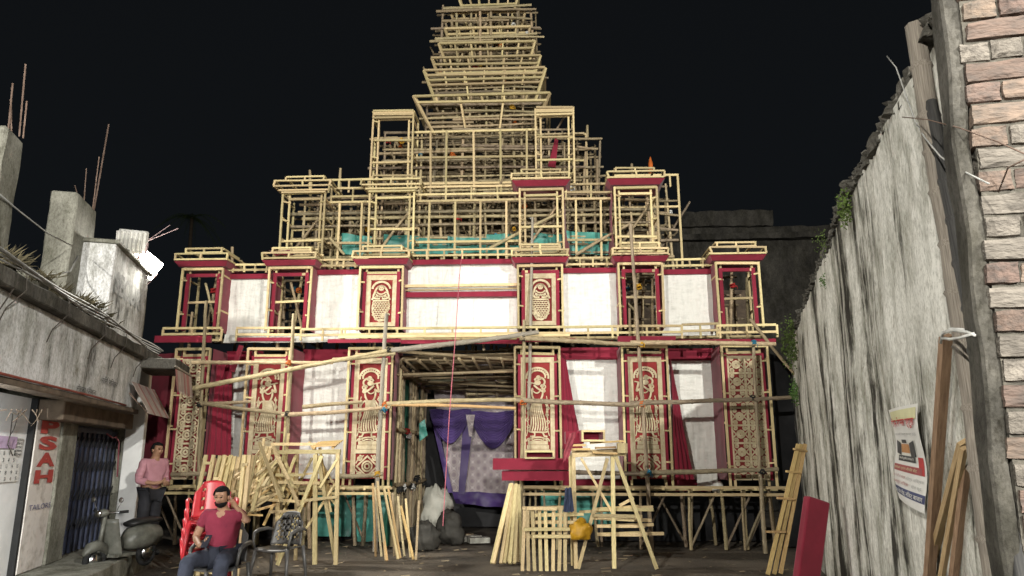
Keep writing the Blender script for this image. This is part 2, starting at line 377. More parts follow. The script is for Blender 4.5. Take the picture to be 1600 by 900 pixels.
def mermaid(m, cx, z0, a, h, s):
    q = lambda x, z: (cx + s * x * a / .2, z0 + z * h / .95)
    Q = lambda L: [q(*p) for p in L]
    rib(m, Q(arc(0, .74, .17, 5, 175, 14, .18)), .036)
    rib(m, Q(bez([(-.17, .50), (-.11, .60), (-.15, .90), (0, .88), (.15, .90), (.11, .60), (.17, .50)], 16)), .026)
    m.fill(Q(circ(0, .755, .048, 12)), D0, D1); rib(m, Q(arc(0, .75, .075, 10, 170, 10)), .022)
    m.cur = 1
    for x in (-.018, .018): m.fill(Q(circ(x, .765, .009, 6)), D1, D1 + .004)
    m.cur = 0
    rib(m, Q(arc(0, .72, .09, 200, 340, 8)), .018); rib(m, Q(arc(0, .70, .12, 215, 325, 8)), .018)
    rib(m, Q(bez([(-.1, .68), (-.19, .58), (-.14, .5), (-.02, .53)])), .03, hi=.008); rib(m, Q(bez([(.1, .68), (.19, .58), (.14, .5), (.02, .53)])), .03, hi=.008)
    for i in range(5): rib(m, Q([(-.09 + .045 * i - .02, .56), (-.09 + .045 * i, .6), (-.09 + .045 * i + .02, .56)]), .014)
    body = [(-.14, .48), (-.155, .36), (-.15, .22), (-.1, .08), (-.02, .015), (.06, .03), (.1, .09), (.11, .16), (.08, .2), (.1, .26), (.16, .34), (.15, .48)]
    rib(m, Q(body), .024, True)
    for j in range(9):
        for i in range(6):
            x = -.13 + .05 * i + (.025 if j % 2 else 0); z = .07 + .047 * j
            if x > .1 and z < .25: continue
            if x < -.09 and z < .12: continue
            rib(m, Q(arc(x, z, .024, 170, 370, 5)), .015)
    for i in range(7):
        t = R(95 + 25 * i); rib(m, Q([(.09, .1), (.09 + math.cos(t - 1.1) * .085, .12 + math.sin(t - 1.1) * .095)]), .014, hi=.006)
    rib(m, Q(arc(.1, .11, .09, 30, 200, 8)), .016)
def tile_motif(m, cx, z0, a, h):
    cz = z0 + h / 2
    rib(m, [(cx - a, z0), (cx + a, z0)], .026); rib(m, circ(cx, cz, a * .46, 8), .026, True); rib(m, circ(cx, cz, a * .2, 8), .03, True)
    for sx in (-1, 1):
        for sz in (-1, 1):
            rib(m, spiral(cx + sx * a * .62, cz + sz * h * .33, a * .27, 1.3, 90 * sz + 40, sx * sz), .022); rib(m, [(cx + sx * a * .55, cz), (cx + sx * a * .95, cz + sz * h * .2)], .016)
def carved(name, uc, v, w0, w1, hw, kind, s=1):
    o = bx('carved_panel', (uc - hw, v, w0), (uc + hw, v + .03, w1), 'relief_back', PAN)
    h = w1 - w0; b = MB(); f = MB()
    y = lambda k: k
    b.ribbon([(uc - hw + .045, w0), (uc - hw + .045, w1)], .09, 0, .03); b.ribbon([(uc + hw - .04, w0), (uc + hw - .04, w1)], .08, 0, .03)
    b.ribbon([(uc - hw + .09, w1 - .05), (uc + hw - .08, w1 - .05)], .10, 0, .027)
    a = hw - .09
    if kind == 'dancer':
        dancer(f, uc, w0 + .30 * h, a, .63 * h, s)
        for i, z in enumerate((.29, .255, .22)): b.ribbon([(uc - a + .02 * (2 - i), w0 + z * h), (uc + a - .02 * (2 - i), w0 + z * h)], .032 * h, 0, .03 + .006 * i)
        sq2 = MB(); square_motif(sq2, uc, w0 + .005 * h, a, .19 * h); sq2.v = [(x, yy + v, z) for x, yy, z in sq2.v]; sq2.build('diamond_relief', MT['relief'], o)
    elif kind == 'mermaid':
        b.ribbon([(uc - hw + .09, w0 + .04), (uc + hw - .08, w0 + .04)], .08, 0, .027); mermaid(f, uc, w0 + .09, a, h - .2, s)
    else:
        b = MB(); cols = (0,) if kind == 'tile1' else (-1, 1)
        for c in cols:
            aa = hw * .86 if len(cols) == 1 else hw * .46
            for i in range(7): tile_motif(f, uc + c * hw * .5, w0 + h * i / 7, aa, h / 7)
            for sx in (-1, 1): b.ribbon([(uc + c * hw * .5 + sx * aa * 1.04, w0), (uc + c * hw * .5 + sx * aa * 1.04, w1)], .03, 0, .03)
        b.ribbon([(uc - hw, w1 - .02), (uc + hw, w1 - .02)], .05, 0, .036)
    for q in (b, f): q.v = [(x, yy + v, z) for x, yy, z in q.v]
    if b.v: b.build('border', MT['relief'], o)
    f.build('relief', [MT['relief'], MT['relief_back']], o)
    return o

def cornice(uc, v, w, hw, dep, red=True, small=True, over=.16, grp=None):
    """red flared band, open batten box over it, smaller batten box on top"""
    grp = grp or PAN
    if red:
        m = MB(); a = hw + .07; b = hw + over; z0, z1 = w + .02, w + .11
        m._add([(uc - a, v - .03, z0), (uc + a, v - .03, z0), (uc + a, v + dep, z0), (uc - a, v + dep, z0), (uc - b, v - over, z1), (uc + b, v - over, z1), (uc + b, v + dep, z1), (uc - b, v + dep, z1)],
               [(0, 3, 2, 1), (4, 5, 6, 7), (0, 1, 5, 4), (1, 2, 6, 5), (2, 3, 7, 6), (3, 0, 4, 7)])
        m.build('red_cornice_band', MT['red'], grp)
        z = w + .14
    else:
        a = hw + .05; z = w + .06
        for zz, aa in ((w - .05, hw + .03), (w + .005, hw + .09)):
            bat('cornice_rail', (uc - aa, v - .06, zz), (uc + aa, v - .06, zz), parent=grp)
    b = hw + over - .01
    for zz in (z, z + .115):
        bat('cornice_rail', (uc - b, v - over, zz), (uc + b, v - over, zz), .034, parent=grp)
        for sx in (-1, 1): bat('cornice_rail', (uc + sx * b, v - over, zz), (uc + sx * b, v + dep, zz), .034, parent=grp)
    for k in (-1, 0, 1): bat('cornice_stud', (uc + k * b + J(.03), v - over, z), (uc + k * b, v - over, z + .115), .036, parent=grp)
    for sx in (-1, 1): bat('cornice_stud', (uc + sx * b, v + dep, z), (uc + sx * b, v + dep, z + .115), .036, parent=grp)
    if small:
        b = hw - .03; z += .16
        for zz in (z, z + .09):
            bat('cornice_rail', (uc - b, v - .02, zz), (uc + b, v - .02, zz), .036, parent=grp)
        for k in (-1, 0, 1): bat('cornice_stud', (uc + k * b * .97, v - .02, z), (uc + k * b * .97, v - .02, z + .09), .034, parent=grp)
        for sx in (-1, 1): bat('cornice_rail', (uc + sx * b, v, z + .09), (uc + sx * b, v + dep, z + .09), .036, parent=grp)
def posts(uc, v, w0, w1, hw, dep, rungs=3, lean=0.0, mt='batten'):
    for sx in (-1, 1):
        for k, (du, dv) in enumerate(((0, 0), (.11, .10), (0, dep))):
            bat('post', (uc + sx * (hw - du) + lean, v + dv, w0), (uc + sx * (hw - du), v + dv, w1), .040, parent=PAN, mt=mt)
        for i in range(rungs):
            z = w0 + (w1 - w0) * (i + .6 + J(.12)) / rungs
            bat('rung', (uc + sx * (hw + .01), v - .01, z), (uc + sx * (hw - .13), v + .1, z), .030, parent=PAN, mt=mt)
            bat('rung', (uc + sx * hw, v, z + .05), (uc + sx * hw, v + dep, z + .05 + J(.03)), .034, parent=PAN, mt=mt)
    bat('post_head', (uc - hw, v, w1 - .02), (uc + hw, v, w1 - .02), .05, parent=PAN, mt=mt)
    bat('post_head', (uc - hw + .1, v + .08, w1 - .13), (uc + hw - .1, v + .08, w1 - .13), .05, parent=PAN, mt=mt)
def red_frame(uc, v, w0, w1, a, b):
    """red cloth covered inner frame: two uprights and a head"""
    m = MB(); m.box((uc - b, v, w0), (uc - a, v + .05, w1)); m.box((uc + a, v, w0), (uc + b, v + .05, w1)); m.box((uc - a, v + .002, w1 - (b - a)), (uc + a, v + .048, w1 - .002))
    m.build('red_inner_frame', MT['red'], PAN)

# ---- storey one
W0, W1 = 1.2, 3.66
L1 = [(-5.17, .33, 'tile1', 1), (-3.68, .41, 'dancer', 1), (-1.70, .42, 'dancer', 1), (1.48, .42, 'dancer', -1), (3.50, .42, 'dancer', -1), (5.36, .42, 'tile2', 1)]
DEP = .85
for i, (uc, hw, kind, s) in enumerate(L1):
    posts(uc, 0, W0 - .1, W1, hw, DEP, 4)
    red_frame(uc, .06, W0, W1 - .14, hw - .105, hw - .05)
    carved('c', uc, .085, W0 + .02, W1 - .20, hw - .105, kind, s)
    sx = 1 if uc < 0 else -1                       # the cheek towards the middle is dressed in red
    cloth('red_cheek_cloth', (uc + sx * (hw + .03), .05, W0), (uc + sx * (hw + .03), DEP, W0), (uc + sx * (hw + .03), DEP, W1), (uc + sx * (hw + .03), .05, W1), 8, 16, .012, 'red', PAN, 3, i)
    cloth('red_cheek_cloth', (uc - sx * (hw + .03), .25, W0), (uc - sx * (hw + .03), DEP, W0), (uc - sx * (hw + .03), DEP, W1), (uc - sx * (hw + .03), .25, W1), 8, 16, .012, 'red', PAN, 3, i + 9)
# loose red drapes that hang off the cheeks
def drape(pts_top, pts_bot, v0, v1, seed):
    cloth('red_drape', (*pts_bot[0:1], v0, pts_bot[1]), (pts_bot[2], v1, pts_bot[1]), (pts_top[2], v1, pts_top[1]), (pts_top[0], v0, pts_top[1]), 18, 22, .02, 'red', PAN, 2, seed, .03, 4)
drape((1.92, 3.55, 2.02), (1.9, 1.75, 2.32), .05, .3, 3)
drape((3.98, 3.4, 4.05), (4.0, 1.2, 4.42), .1, .5, 5)
drape((-4.75, 3.4, -4.62), (-4.8, 1.2, -4.45), .1, .5, 6)
# white cloth between the pillars
for k, (u0, u1, wb, wt) in enumerate([(-4.84, -4.09, W0, 3.55), (-3.27, -2.12, W0, 3.58), (1.90, 3.08, W0, 3.58), (3.92, 4.94, W0 - .05, 3.55)]):
    cloth('white_cloth_panel', (u0, DEP - .02, wb), (u1, DEP - .02, wb), (u1, DEP - .02, wt), (u0, DEP - .02, wt), 24, 40, .028, 'white', PAN, 2.4, k)
    bx('red_header', (u0, DEP - .10, wt - .08), (u1, DEP - .05, wt + .16), 'red', PAN)
    bx('red_sill', (u0, DEP - .10, W0 - .22), (u1, DEP - .05, W0 - .01), 'maroon', PAN)
# white bag of cloth left hanging at the foot of the last panel
def bundle():
    m = MB(); c = pv(1122, 762, .3); m.ball(c, (.11, .1, .12), 14, 10)
    m.v = [tuple(Vector(p) + Vector(p).normalized() * .035 * noise.noise(Vector(p) * 14)) for p in m.v]
    m.build('tied_cloth_end', MT['white'], PAN, True)
bundle()
cloth('white_cloth_tail', pv(1090, 762, .6), pv(1122, 758, .3), pv(1120, 738, .5), pv(1088, 738, .75), 12, 8, .03, 'white', PAN, 7, 2)
# deck of storey one, on stilts
for u0, u1 in ((-5.6, -1.2), (1.0, 5.9)):
    for vv, zz in ((-.1, W0 - .12), (-.08, W0 - .24), (.4, W0 - .18), (DEP, W0 - .18)):
        bat('deck_rail', (u0, vv, zz), (u1, vv, zz), .05, parent=PAN)
    n = 9
    for i in range(n + 1):
        u = u0 + (u1 - u0) * i / n; bat('deck_joist', (u, -.14, W0 - .15), (u, DEP + .1, W0 - .15), .04, parent=PAN)
for i in range(46):
    u = random.choice((random.uniform(-5.6, -1.2), random.uniform(1.0, 5.9))); v = random.choice((.0, .1, .45, .8)) + J(.04)
    pole('stilt', (u, v, 0), (u + J(.08), v + J(.05), W0 - .17), random.uniform(.022, .036), random.choice(('bamboo', 'bamboo_old')), PAN)
    if i % 4 == 0: pole('stilt', (u, v, .05), (u + random.choice((-.5, .5)), v + J(.1), W0 - .2), .022, 'bamboo_old', PAN)
# dark sheets and tarpaulins under and behind the deck
cloth('under_deck_sheet', (-5.6, 1.5, 0), (-1.3, 1.5, 0), (-1.3, 1.3, 1.4), (-5.6, 1.3, 1.4), 30, 8, .06, 'dark', PAN, 2, 1)
cloth('under_deck_sheet', (1.2, 1.5, 0), (5.9, 1.5, 0), (5.9, 1.3, 1.4), (1.2, 1.3, 1.4), 30, 8, .06, 'dark', PAN, 2, 2)
for k, (a, b, z0, z1) in enumerate([(-2.9, -2.2, .1, 1.0), (-2.1, -1.3, .0, .95), (1.5, 2.3, .3, 1.05), (2.3, 2.9, .35, 1.05)]):
    cloth('teal_sheet', (a, 1.05, z0), (b, 1.05, z0), (b, 1.0, z1), (a, 1.0, z1), 12, 10, .07, 'teal', PAN, 3, k)
cloth('maroon_side_sheet', (-6.15, .35, .9), (-5.5, .12, .9), (-5.5, .12, 3.6), (-6.15, .35, 3.6), 10, 24, .03, 'maroon', PAN, 2, 18)
cloth('black_side_sheet', (5.95, .6, 0), (7.3, .75, 0), (7.3, .75, 3.1), (5.95, .6, 3.6), 20, 30, .06, 'dark', PAN, 1.5, 8)

# ---- walkway between storey one and two
for (u0, u1) in ((-5.75, -4.6), (-4.3, -3.05), (-3.05, -2.2), (-2.25, 2.0), (1.9, 3.0), (2.9, 4.2), (4.2, 4.9), (4.85, 5.95)):
    dz = J(.02)
    for zz in (3.90 + dz, 4.02 + dz): bat('walkway_rail', (u0, -.12, zz), (u1, -.12, zz + J(.01)), .044, parent=PAN)
    n = max(2, int((u1 - u0) / .5))
    for i in range(n + 1): bat('walkway_stud', (u0 + (u1 - u0) * i / n, -.12, 3.78), (u0 + (u1 - u0) * i / n, -.12, 4.02), .036, parent=PAN)
bat('walkway_rail', (-2.3, -.2, 3.84), (2.1, -.2, 3.84), .05, parent=PAN); bat('walkway_rail', (-5.6, .5, 3.9), (5.9, .5, 3.9), .05, parent=PAN)
for u0, u1, z0, z1, yy in ((-5.85, -4.75, 3.74, 3.87, -.2), (-4.25, -3.2, 3.76, 3.83, -.18), (-2.5, -1.1, 3.72, 3.79, -.16), (-1.1, 1.2, 3.70, 3.77, -.12), (1.1, 2.2, 3.72, 3.79, -.16), (2.98, 4.05, 3.66, 3.80, -.24), (4.1, 5.9, 3.68, 3.74, -.16)):
    m = MB(); m.bar((u0, yy, (z0 + z1) / 2 + J(.01)), (u1, yy, (z0 + z1) / 2 + J(.01)), .05, z1 - z0); m.build('red_fascia_board', MT['red'], PAN)
cloth('walkway_cloth', (-4.7, .2, 3.8), (-2.0, .2, 3.8), (-2.0, .25, 3.98), (-4.7, .25, 3.98), 30, 4, .03, 'white', PAN, 4, 4)
m = MB(); m.bar(pv(377, 540, -.15), pv(363, 581, -.25), .09, .03); m.build('torn_red_strip', MT['maroon'], PAN)

# ---- storey two
X0, X1, VB = 4.02, 5.30, .12
L2 = [(-5.20, .41), (-3.42, .42), (-1.59, .43), (1.55, .43), (3.50, .42), (5.37, .41)]
for i, (uc, hw) in enumerate(L2):
    posts(uc, VB, X0, X1, hw, .75, 2)
    red_frame(uc, VB + .05, X0 + .03, X1 - .10, hw - .13, hw - .06)
    if i in (2, 3): carved('c', uc, VB + .08, X0 + .08, X1 - .17, hw - .13, 'mermaid', 1 if i == 2 else -1)
    else:
        for zz in (4.62,): bat('rail', (uc - hw + .05, VB + .1, zz + J(.03)), (uc + hw - .05, VB + .1, zz + J(.03)), .044, parent=PAN)
        pole('brace', (uc - .1, .7, X0 - .2), (uc + .05, .7, X1 + .1), .035, 'bamboo', PAN)
        pole('brace', (uc + .25, .5, X0 - .1), (uc - .15 * (1 if i < 3 else -2), .6, X1 - .2), .03, 'bamboo', PAN)
        pole('brace', (uc - .22, .3, X0 - .3), (uc - .22, .3, X0 + .42), .032, 'bamboo', PAN)
        lash((uc + .02, .62, X1 - .35), .05, random.choice(('lash_black', 'lash_orange', 'lash_red', 'lash_yellow')), PAN)
    sx = 1 if uc < 0 else -1
    cloth('red_cheek_cloth', (uc + sx * (hw + .02), VB + .02, X0), (uc + sx * (hw + .02), VB + .75, X0), (uc + sx * (hw + .02), VB + .75, X1), (uc + sx * (hw + .02), VB + .02, X1), 8, 12, .012, 'red', PAN, 3, i)
    if i in (1, 2, 3, 4):
        cloth('red_cheek_cloth', (uc - sx * (hw + .01), VB + .15, X0), (uc - sx * (hw + .01), VB + .75, X0), (uc - sx * (hw + .01), VB + .75, X1), (uc - sx * (hw + .01), VB + .15, X1), 8, 12, .012, 'red', PAN, 3, i + 4)
    cornice(uc, VB, X1 + .01, hw, .75, True, i in (0, 5, 1, 4, 2, 3), .13)
for k, (u0, u1, wb, wt) in enumerate([(-4.78, -3.85, 3.93, 5.17), (-2.99, -2.03, 3.98, 5.24), (1.99, 3.07, 3.98, 5.22), (3.93, 4.95, 3.93, 5.17)]):
    cloth('white_cloth_panel', (u0, .50, wb), (u1, .50, wb), (u1, .50, wt), (u0, .50, wt), 24, 30, .028, 'white', PAN, 2.4, k + 20)
    bx('red_header', (u0, .43, wt - .02), (u1, .47, wt + .08), 'red', PAN)
    for zz in (wt + .15, wt + .27): bat('parapet_rail', (u0 - .1, .4, zz), (u1 + .1, .4, zz), .042, parent=PAN)
    for i in range(4): bat('parapet_stud', (u0 + (u1 - u0) * (i + .3) / 4, .4, wt + .1), (u0 + (u1 - u0) * (i + .3) / 4, .4, wt + .27), .036, parent=PAN)
cloth('white_cloth_panel', (-1.14, .55, 4.86), (1.1, .55, 4.86), (1.1, .55, 5.44), (-1.14, .55, 5.44), 30, 16, .02, 'white', PAN, 2, 31)
cloth('white_cloth_panel', (-1.14, .52, 3.95), (1.1, .52, 3.95), (1.1, .52, 4.78), (-1.14, .52, 4.78), 30, 20, .025, 'white', PAN, 2, 32)
bx('red_header', (-1.16, .40, 5.40), (1.12, .46, 5.50), 'red', PAN); bx('red_middle_bar', (-1.16, .36, 4.72), (1.12, .46, 4.82), 'red', PAN)
bat('middle_rail', (-1.2, .30, 4.92), (1.15, .30, 4.93), .055, parent=PAN); bat('middle_rail', (-1.2, .33, 4.86), (1.15, .33, 4.86), .03, parent=PAN)
for zz in (5.58, 5.70): bat('parapet_rail', (-1.2, .4, zz), (1.15, .4, zz), .038, parent=PAN)
for i in range(7): bat('parapet_stud', (-1.1 + .36 * i, .4, 5.50), (-1.1 + .36 * i, .4, 5.70), .036, parent=PAN)

# ---- storey three
Y0, Y1, VC = 5.72, 7.12, .75
L3 = [(-3.46, .45, False), (-1.57, .47, False), (1.58, .45, True), (3.55, .44, True)]
for i, (uc, hw, red) in enumerate(L3):
    posts(uc, VC, Y0, Y1, hw, .7, 3)
    for zz in (6.05 if i in (0, 3) else 6.28,): bat('rail', (uc - hw, VC + .06, zz), (uc + hw, VC + .06, zz), .044, parent=PAN)
    bat('rail', (uc - hw, VC + .7, 6.5), (uc + hw, VC + .7, 6.5), .044, parent=PAN)
    for zz, a in ((5.68, hw + .08), (5.80, hw - .05)): bat('rail', (uc - a, VC - .12, zz), (uc + a, VC - .12, zz), .042, parent=PAN)
    pole('brace', (uc - .3, VC + .5, 6.0), (uc + .35, VC + .5, 6.9), .03, 'bamboo', PAN)
    cornice(uc, VC, Y1 + .02, hw, .7, red, True, .16)
for k, (u, a, b) in enumerate(((2.06, 0, .0), (3.06, 0, .0))):
    cloth('red_cheek_cloth', (u, VC + .02, Y0), (u + (.12 if k == 0 else -.05), VC + .5, Y0), (u, VC + .5, Y1), (u, VC + .02, Y1), 8, 14, .03, 'red', PAN, 3, k + 40)
cloth('red_rag', pv(420, 396, .3), pv(462, 398, .3), pv(455, 393, .5), pv(425, 392, .5), 10, 5, .08, 'red', PAN, 6, 5)
for (u0, u1) in ((-3.0, -2.05), (-1.1, 1.12), (2.05, 3.1)):
    for zz in (7.30, 7.12, 6.98): bat('lattice_rail', (u0, VC + .3, zz), (u1, VC + .3, zz), .046, parent=PAN)
    bat('lattice_rail', (u0, VC + .3, 6.06), (u1, VC + .3, 6.06), .05, parent=PAN)
    n = max(1, round((u1 - u0) / .55))
    for i in range(n):
        u = u0 + (u1 - u0) * (i + .5) / n; bat('lattice_post', (u, VC + .32, 5.6), (u + J(.02), VC + .32, 7.0), .044, parent=PAN); bat('lattice_post', (u - .2, VC + .3, 7.0), (u - .2, VC + .3, 7.3), .036, parent=PAN)
# side wing frames behind storey three
for (a, b) in ((3.2, 4.62), (-3.9, -2.1)):
    for zz in (7.75, 7.0): bat('wing_rail', (a, 1.7, zz), (b, 1.7, zz), .046, parent=PAN)
    for uu in ((b, a + .7) if a > 0 else (a + .25, a + .9)): bat('wing_post', (uu, 1.7, 5.6), (uu, 1.7, 7.75), .046, parent=PAN)
    for k in range(4): bat('wing_stud', (a + (b - a) * (k + .5) / 4, 1.7, 7.45), (a + (b - a) * (k + .5) / 4, 1.7, 7.75), .036, parent=PAN)

# ---- storey four
Z0, Z1, VD = 7.55, 9.42, 1.75
for i, uc in enumerate((-1.83, 1.90)):
    hw = .47 if i == 0 else .43
    posts(uc, VD, Z0, Z1, hw, .6, 4)
    for zz in (8.2, 8.75): bat('rail', (uc - hw, VD + .06, zz), (uc + hw, VD + .06, zz), .044, parent=PAN)
    for zz in (9.28, 9.35, 9.45): bat('rail', (uc - hw, VD - .02, zz), (uc + hw, VD - .02, zz), .046, parent=PAN)
    for sx in (-1, 1): bat('rail', (uc + sx * hw, VD, 9.44), (uc + sx * hw, VD + .6, 9.44), .046, parent=PAN)
    u2 = uc + (-.55 if i == 0 else .75)
    bat('wing_post', (u2, VD + .6, 7.3), (u2, VD + .6, 9.05), .046, parent=PAN)
    for zz in (9.05, 8.4): bat('wing_rail', (u2, VD + .6, zz), (uc, VD + .6, zz), .044, parent=PAN)
cloth('red_rag', pv(856, 260, 2.2), pv(868, 262, 2.2), pv(873, 212, 2.2), pv(868, 213, 2.2), 4, 10, .03, 'red', PAN, 5, 3)
for zz in (9.0, 8.36, 7.72): bat('lattice_rail', (-1.36, VD + .2, zz), (1.5, VD + .2, zz), .05, parent=PAN)
for u in (-.95, -.6, .05, .66, 1.25): bat('lattice_post', (u, VD + .18, 7.4), (u + J(.04), VD + .18, 9.0), .046, parent=PAN)

# ---- crown of flared tiers
def tier(uc, hb, ht, w0, w1, v, rails, dep=2.2, nv=6, flare=.35):
    for t in rails:
        h = hb + (ht - hb) * t; z = w0 + (w1 - w0) * t; vv = v + flare * (1 - t)
        bat('tier_rail', (uc - h, vv, z), (uc + h, vv, z + J(.02)), .052, parent=PAN)
        for sx in (-1, 1): bat('tier_rail', (uc + sx * h, vv, z), (uc + sx * h, vv + dep, z), .048, parent=PAN)
    t0, t1 = rails[-1], rails[0]
    for i in range(nv + 1):
        k = i / nv * 2 - 1
        bat('tier_post', (uc + k * (hb + (ht - hb) * t0) + J(.04), v + flare * (1 - t0) + .03, w0 + (w1 - w0) * t0 - .02), (uc + k * ht, v + .03, w1), .04, parent=PAN)
        if t0 > .1 and i % 2 == 0: bat('tier_post', (uc + k * hb, v + flare + .05, w0), (uc + k * ht * .98, v + .08, w1), .042, parent=PAN)
    for sx in (-1, 1):
        bat('tier_edge', (uc + sx * hb, v + flare, w0), (uc + sx * ht, v, w1), .052, parent=PAN); bat('tier_edge', (uc + sx * hb, v + dep, w0), (uc + sx * ht, v + dep, w1), .05, parent=PAN)
tier(.18, 1.10, 1.63, 9.08, 10.03, 2.15, (1, .86), flare=.5)
tier(.21, 1.24, 1.50, 10.22, 10.92, 2.55, (1, .84, .70, .56))
bat('tier_rail', (-.7, 2.5, 10.22), (1.1, 2.5, 10.24), .05, parent=PAN)
tier(.21, 1.20, 1.38, 11.05, 11.50, 2.95, (1, .7, .3))
tier(.21, 1.08, 1.24, 11.62, 12.02, 3.15, (1, .7, .3))
tier(.21, .96, 1.12, 12.15, 12.55, 3.3, (1, .7, .3))
tier(.21, .84, .98, 12.68, 13.1, 3.45, (1, .7, .3))
tier(.21, .62, .80, 13.2, 13.7, 3.6, (1, .6))

# ---- bamboo skeleton: the poles that show as parts, the deep rest as one mass
deep = MB(); NP = [0]
MT['bamboo_mass'] = mat('bamboo_mass', (.38, .30, .18), (.13, .10, .065), 1.7, (1, 1, 1), .65, .1, 0, contrast=(.3, .7))
def bam(a, b, r, show):
    if show and NP[0] < 295:
        NP[0] += 1; pole('bamboo_pole', a, b, r, random.choice(('bamboo', 'bamboo', 'bamboo_old')), PAN)
    else:
        a = Vector(a); b = Vector(b); mid = (a + b) / 2 + Vector((J(.03), J(.03), J(.03))); deep.tube([a, mid, b], [r, r * .95, r * .85], 6)
def lattice(u0, u1, v0, v1, w0, w1, du, dw, layers):
    for l in range(layers):
        v = v0 + (v1 - v0) * l / max(1, layers - 1); show = l == 0
        n = max(2, round((u1 - u0) / du))
        for i in range(n + 1):
            u = u0 + (u1 - u0) * i / n + J(.09); t = random.random()
            bam((u + J(.05), v + J(.1), w0 + J(.2)), (u + J(.08), v + J(.1), w1 + (.25 * t * t if l else J(.1))), random.uniform(.026, .042), show)
        n = max(2, round((w1 - w0) / dw))
        for i in range(n + 1):
            w = w0 + (w1 - w0) * i / n + J(.07); e = random.uniform(-.1, .32)
            s = random.random()
            if s < .7: bam((u0 - e, v + J(.06) - .06, w + J(.04)), (u1 + e * .7, v + J(.06) - .06, w + J(.05)), random.uniform(.026, .038), show)
            else:
                um = u0 + (u1 - u0) * random.uniform(.3, .7)
                bam((u0 - e, v - .06, w), (um + .3, v - .06, w + J(.05)), .032, show); bam((um - .2, v - .1, w + .05), (u1 + e, v - .08, w + J(.05)), .030, show)
        for i in range(max(1, int((u1 - u0) / 1.2))):
            u = random.uniform(u0, u1 - .3); d = random.choice((-1, 1)) * random.uniform(.3, .9); w = random.uniform(w0, w1 - .6)
            bam((u, v + .06, w), (u + d, v + .06, w + random.uniform(.6, 1.2)), .028, show)
    # poles that run away from the viewer
    for i in range(int((u1 - u0) * (w1 - w0) * 4)):
        u = random.uniform(u0, u1); w = random.uniform(w0, w1); deep.tube([(u, v0 - .1, w), (u + J(.1), v1, w + J(.1))], .03, 6)
    cols = ['lash_red', 'lash_blue', 'lash_black', 'lash_yellow', 'lash_white', 'lash_black', 'lash_black', 'lash_orange']
    for i in range(int((u1 - u0) * (w1 - w0) * 2.6)):
        lash((random.uniform(u0, u1), random.uniform(v0 - .1, v0 + .3), random.uniform(w0, w1)), random.uniform(.034, .058), random.choice(cols), PAN)
lattice(-3.75, 3.9, 1.45, 3.3, 5.5, 7.25, .34, .19, 5)
lattice(-2.2, 2.4, 2.35, 3.9, 7.2, 9.1, .30, .18, 5)
lattice(-1.15, 1.5, 2.65, 4.2, 9.05, 10.0, .32, .15, 5)
lattice(-1.1, 1.5, 2.95, 4.4, 10.05, 10.9, .32, .15, 4)
lattice(-1.0, 1.4, 3.4, 4.6, 10.9, 13.2, .36, .2, 4)
lattice(2.2, 2.85, 2.3, 3.2, 7.0, 8.9, .3, .3, 3)
lattice(3.7, 4.45, 1.75, 2.6, 5.5, 7.5, .25, .35, 2)
# storey one and two behind the open pillars and above the gateway
lattice(-5.3, 5.6, 1.2, 2.4, 3.9, 5.3, .38, .45, 2)
for i in range(26):
    v = .3 + i * .16; deep.tube([(-1.25, v, 3.55 + J(.1)), (1.1, v, 3.55 + J(.12))], random.uniform(.024, .036), 6)
    if i % 3 == 0: deep.tube([(-1.25, v, 3.2 + J(.1)), (1.1, v, 3.2 + J(.2))], random.uniform(.024, .036), 6)
for i in range(9):
    u = -1.1 + i * .27; deep.tube([(u, .1, 3.45), (u + J(.1), 4.2, 3.4)], .03, 6)
tag(deep.build('bamboo_skeleton', MT['bamboo_mass'], PAN, True), kind='stuff')
for (px, y0, y1, v) in ((484, 266, 290, 1.8), (532, 263, 300, 1.8), (933, 249, 300, 1.9), (987, 256, 290, 1.9), (363, 386, 420, .6), (377, 407, 425, .8), (918, 196, 215, 2.4), (1108, 392, 418, .8)):
    pole('standing_pole', pv(px + J(1), y1, v), pv(px, y0, v), .034, 'bamboo', PAN)
p0 = pv(1018, 300, 1.8); p1 = pv(1016, 249, 1.8); pole('standing_pole', p0, p1, .04, 'bamboo', PAN); m = MB(); m.tube([p1 + Vector((0, -.02, -.35)), p1 + Vector((0, -.02, -.1)), p1 + Vector((0, -.02, .05))], [.06, .05, .01], 8); m.build('orange_wrap', MT['lash_orange'], PAN, True)
# teal sheets inside storey three
for k, (a, b, y0, y1) in enumerate([(535, 580, 365, 398), (600, 655, 366, 397), (655, 700, 372, 397), (700, 760, 370, 395), (760, 812, 366, 395), (830, 880, 364, 396), (885, 955, 360, 397)]):
    cloth('teal_sheet', pv(a, y1, 1.35), pv(b, y1, 1.35), pv(b, y0 + random.uniform(0, 8), 1.35), pv(a, y0, 1.35), 14, 10, .10, 'teal', PAN, 2.6, k + 11)
pole('cross_brace', pv(765, 388, 1.0), pv(880, 330, 1.0), .034, 'bamboo', PAN); pole('cross_brace', pv(900, 398, 1.0), pv(985, 350, 1.0), .034, 'bamboo', PAN); pole('cross_brace', pv(515, 372, 1.0), pv(538, 398, 1.0), .034, 'bamboo', PAN)
